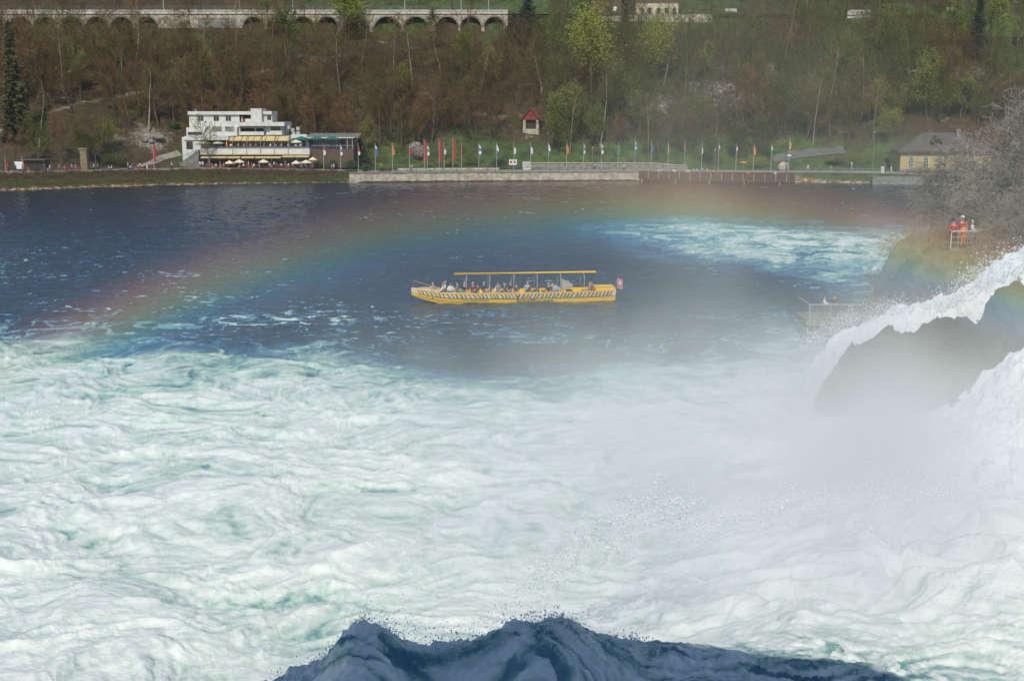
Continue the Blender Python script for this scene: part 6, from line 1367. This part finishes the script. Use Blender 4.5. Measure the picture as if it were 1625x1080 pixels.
n = 5200; lx_d = rs.uniform(-6.4, 3.6, n); ly_d = 25.45 + rs.normal(0, .28, n); gap = fbm(lx_d / .8, lx_d * 0 + 5, 3, 207) > rs.uniform(-.25, .45, n); lx_d, ly_d = lx_d[gap], ly_d[gap]   # torn lip of the heap
lz_d = river(lx_d, ly_d)[0] + np.abs(rs.normal(0, .09, len(lx_d))) + .25 * rs.rand(len(lx_d)) ** 6; D.append(np.stack([lx_d, ly_d, lz_d, .004 + .024 * rs.rand(len(lx_d)) ** 2.5], 1))
for px, py, Y in ((470, 1050, 27), (500, 1040, 27), (440, 1070, 28), (590, 985, 25), (600, 985, 25), (640, 990, 25.3)): burst(at(px, py, Y), 100, (.3, .25, .3), .4, .004, .016)
for px in range(800, 1120, 14):                      # veil of drops thrown over the middle
    yy = np.interp(px, [800, 850, 950, 1000, 1060, 1120], [965, 930, 860, 815, 805, 830]); burst(at(px, yy, 33), 230, (.5, .5, .45), .5, .008, .032)
for px in range(1080, 1625, 14):
    yy = np.interp(px, [1080, 1180, 1260, 1400, 1500, 1625], [850, 830, 808, 805, 790, 770]); burst(at(px, yy, 36), 130, (.6, .6, .5), .5, .008, .032)
for px, py, Y in ((1560, 930, 34), (1590, 960, 33), (1530, 980, 33), (1480, 950, 34), (1300, 960, 33), (1600, 900, 35), (1100, 880, 34), (1000, 900, 33)): burst(at(px, py, Y), 200, (.8, .6, .5), .5, .008, .03)
for i in range(26):                                  # ragged edges of the upper cascade
    px = 1290 + i * 13; yy = np.interp(px, [1290, 1400, 1480, 1560, 1625], [548, 500, 500, 440, 400]); burst(at(px, yy - 4, 67.5), 260, (.6, .6, .4), .7, .010, .045)
for i in range(16): burst(at(1250 + i * 22, 600 + i * 8 - 30 * (i % 3), 55), 60, (.9, .8, .7), .6, .012, .03)
D = np.concatenate(D); n = len(D)
oc = np.array([(1, 0, 0), (-1, 0, 0), (0, 1, 0), (0, -1, 0), (0, 0, 1.3), (0, 0, -1.3)]); of = np.array([(0, 2, 4), (2, 1, 4), (1, 3, 4), (3, 0, 4), (2, 0, 5), (1, 2, 5), (3, 1, 5), (0, 3, 5)])
V = (D[:, None, :3] + oc[None] * D[:, 3][:, None, None]).reshape(-1, 3); F = (of[None] + (np.arange(n) * 6)[:, None, None]).reshape(-1, 3)
dm = mat('water_drop', (.88, .90, .90), .5, (.82, .85, .86)); sd_ = bpy.data.objects.new('spray_drops', raw_mesh('spray_drops', V, F, 3, dm, True)); link(sd_, kind='stuff', label='white drops flung up from the crests of the falls', cat='spray')

# ------------------------------------------------------------------ mist over the falls, with the rainbow its drops return
# Rain-bow: drops send sunlight back most strongly 41-42.5 degrees from the antisolar point; the scattering colour follows that angle,
# from wherever the drops are looked at and for every ray alike.
class NB:
    def __init__(s, nt): s.nt = nt
    def m(s, op, *a):
        x = s.nt.nodes.new('ShaderNodeMath'); x.operation = op
        for i, v in enumerate(a):
            if isinstance(v, (int, float)): x.inputs[i].default_value = v
            else: s.nt.links.new(v, x.inputs[i])
        return x.outputs[0]
    def v(s, op, a, b=None, out=0):
        x = s.nt.nodes.new('ShaderNodeVectorMath'); x.operation = op
        for i, v in enumerate((a, b)):
            if v is None: continue
            if isinstance(v, tuple): x.inputs[i].default_value = v
            else: s.nt.links.new(v, x.inputs[i])
        return x.outputs[out]
BOW = 1.0
def bow_colour(nb, gain):
    nt = nb.nt; g = nt.nodes.new('ShaderNodeNewGeometry'); d = nb.v('DOT_PRODUCT', g.outputs['Incoming'], tuple(-anti), 1)
    th_ = nb.m('MULTIPLY', nb.m('ARCCOSINE', d), 180 / math.pi); u = nb.m('DIVIDE', nb.m('SUBTRACT', th_, 38.5), 6.0)
    r = nt.nodes.new('ShaderNodeValToRGB'); r.color_ramp.interpolation = 'B_SPLINE' if False else 'LINEAR'; e = r.color_ramp.elements
    base = (1, 1, 1); S = 4.0
    st = [(38.5, (.92, .92, .92)), (39.4, (1.0, 1.02, 1.1)), (40.1, (1.1, 1.3, 1.75)), (40.65, (1.05, 1.6, 2.1)), (41.15, (1.3, 2.0, 1.75)), (41.65, (2.0, 2.15, 1.2)), (42.15, (2.5, 1.9, .95)), (42.7, (2.4, 1.4, .85)), (43.3, (1.5, .9, .7)), (43.9, (.8, .68, .62)), (44.5, (.6, .6, .6))]
    while len(e) < len(st): e.new(.5)
    for k, (a, c) in enumerate(st): e[k].position = (a - 38.5) / 6.0; e[k].color = tuple((1 + (x - 1) * gain) / S for x in c) + (1,)
    nt.links.new(u, r.inputs[0]); return nb.v('MULTIPLY', r.outputs[0], (S * .97, S, S * .83))
def volume_mat(name): 
    m = bpy.data.materials.new(name); m.use_nodes = True; nt = m.node_tree; nt.nodes.clear(); o = nt.nodes.new('ShaderNodeOutputMaterial'); return m, nt, o
# a) fine even drizzle hanging over the whole basin
m, nt, o = volume_mat('drizzle'); nb = NB(nt); sc2 = nt.nodes.new('ShaderNodeVolumeScatter'); nt.links.new(bow_colour(nb, 1.6), sc2.inputs['Color']); sc2.inputs['Density'].default_value = .00040; nt.links.new(sc2.outputs[0], o.inputs['Volume']); m.cycles.homogeneous_volume = True
xx0 = MB(); xx0.v = [(x, y, z) for z in (-2.5, 14.6) for (x, y) in ((-70, 14), (70, 14), (85, 150), (-85, 135))]; xx0.f = [[0, 3, 2, 1], [4, 5, 6, 7], [0, 1, 5, 4], [1, 2, 6, 5], [2, 3, 7, 6], [3, 0, 4, 7]]
xx0.build('drizzle', m, kind='stuff', label='thin drizzle hanging over the basin and carrying the rainbow', cat='mist')
m2_ = m.copy(); m2_.name = 'drizzle_bow_boost'; m2_.cycles.homogeneous_volume = True  # extra drizzle, added to strengthen the left end of the bow
for n_ in m2_.node_tree.nodes:
    if n_.type == 'VOLUME_SCATTER': n_.inputs['Density'].default_value = .0017
xx1 = MB(); xx1.v = [(x, y, z) for z in (-2.4, 9.0) for (x, y) in ((-80, 5), (8, 52), (-80, 112))]; xx1.f = [[0, 2, 1], [3, 4, 5], [0, 1, 4, 3], [1, 2, 5, 4], [2, 0, 3, 5]]
xx1.build('drizzle', m2_, kind='stuff', label='added wedge of drizzle brightening the left end of the rainbow', cat='mist')
# b) clouds of spray rising from the falls
m, nt, o = volume_mat('spray_mist'); nb = NB(nt); g = nt.nodes.new('ShaderNodeNewGeometry'); P = g.outputs['Position']
nz = nt.nodes.new('ShaderNodeTexNoise'); nz.inputs['Scale'].default_value = .15; nz.inputs['Detail'].default_value = 4; nt.links.new(nb.v('MULTIPLY', P, (1, .8, .75)), nz.inputs['Vector'])
N1 = nb.m('MAXIMUM', nb.m('MULTIPLY_ADD', nz.outputs[0], 6.5, -2.4), 0.03)
def blob(c, s, dens):
    q = nb.v('DIVIDE', nb.v('SUBTRACT', P, tuple(c)), tuple(s)); d = nb.v('DOT_PRODUCT', q, q, 1); return nb.m('MULTIPLY', nb.m('EXPONENT', nb.m('MULTIPLY', d, -1.0)), dens)
BL = [(at(1330, 740, 46), (10, 8, 3.8), .12), (at(1180, 640, 60), (16, 12, 3.4), .060), (at(1430, 700, 50), (8, 6, 2.8), .08), (at(1060, 560, 76), (9, 7, 3.2), .007), (at(1610, 640, 50), (8, 7, 4), .05),
      (at(1330, 420, 62), (18, 16, 8), .0045), (at(1110, 190, 66), (6, 9, 10), .0065), (at(1560, 330, 64), (12, 10, 8), .006), (at(1560, 860, 36), (8, 6, 3.4), .10), (at(1100, 860, 38), (9, 6, 2.4), .05), (at(720, 900, 40), (7, 6, 2.2), .035), (at(1500, 520, 64), (9, 4, 3.0), .002), (at(1265, 600, 63), (6, 4, 2.8), .09), (at(1235, 725, 44), (3.0, 3, 2.6), .22), (at(1320, 700, 46), (3.4, 3, 2.4), .16), (at(940, 950, 31.5), (2.2, 1.6, 1.2), .20), (at(1150, 930, 33), (3, 2, 1.2), .12)]
tot = None
for c, s, dn in BL: b_ = blob(c, s, dn); tot = b_ if tot is None else nb.m('ADD', tot, b_)
dens = nb.m('MULTIPLY', tot, nb.m('MULTIPLY_ADD', N1, .8, .2))
sc2 = nt.nodes.new('ShaderNodeVolumeScatter'); nt.links.new(bow_colour(nb, .75), sc2.inputs['Color']); nt.links.new(dens, sc2.inputs['Density']); nt.links.new(sc2.outputs[0], o.inputs['Volume'])
m.cycles.volume_step_rate = .9
try: m.cycles.volume_sampling = 'MULTIPLE_IMPORTANCE'
except Exception: pass
bv = MB(); bv.v = [(x, y, z) for z in (-2.6, 34) for (x, y) in ((-16, 22), (42, 22), (70, 100), (-12, 100))]; bv.f = [[0, 3, 2, 1], [4, 5, 6, 7], [0, 1, 5, 4], [1, 2, 6, 5], [2, 3, 7, 6], [3, 0, 4, 7]]
bv.build('mist', m, kind='stuff', label='white clouds of spray rising from the falls', cat='mist')
# c) the air itself
m, nt, o = volume_mat('air'); pv_ = nt.nodes.new('ShaderNodeVolumePrincipled'); pv_.inputs['Color'].default_value = (.82, .88, .95, 1); pv_.inputs['Density'].default_value = .00006; nt.links.new(pv_.outputs[0], o.inputs['Volume']); m.cycles.homogeneous_volume = True
MB().box(-430, 430, -60, 770, -4, 135).build('haze', m, kind='stuff', label='thin pale air over the whole valley', cat='haze')
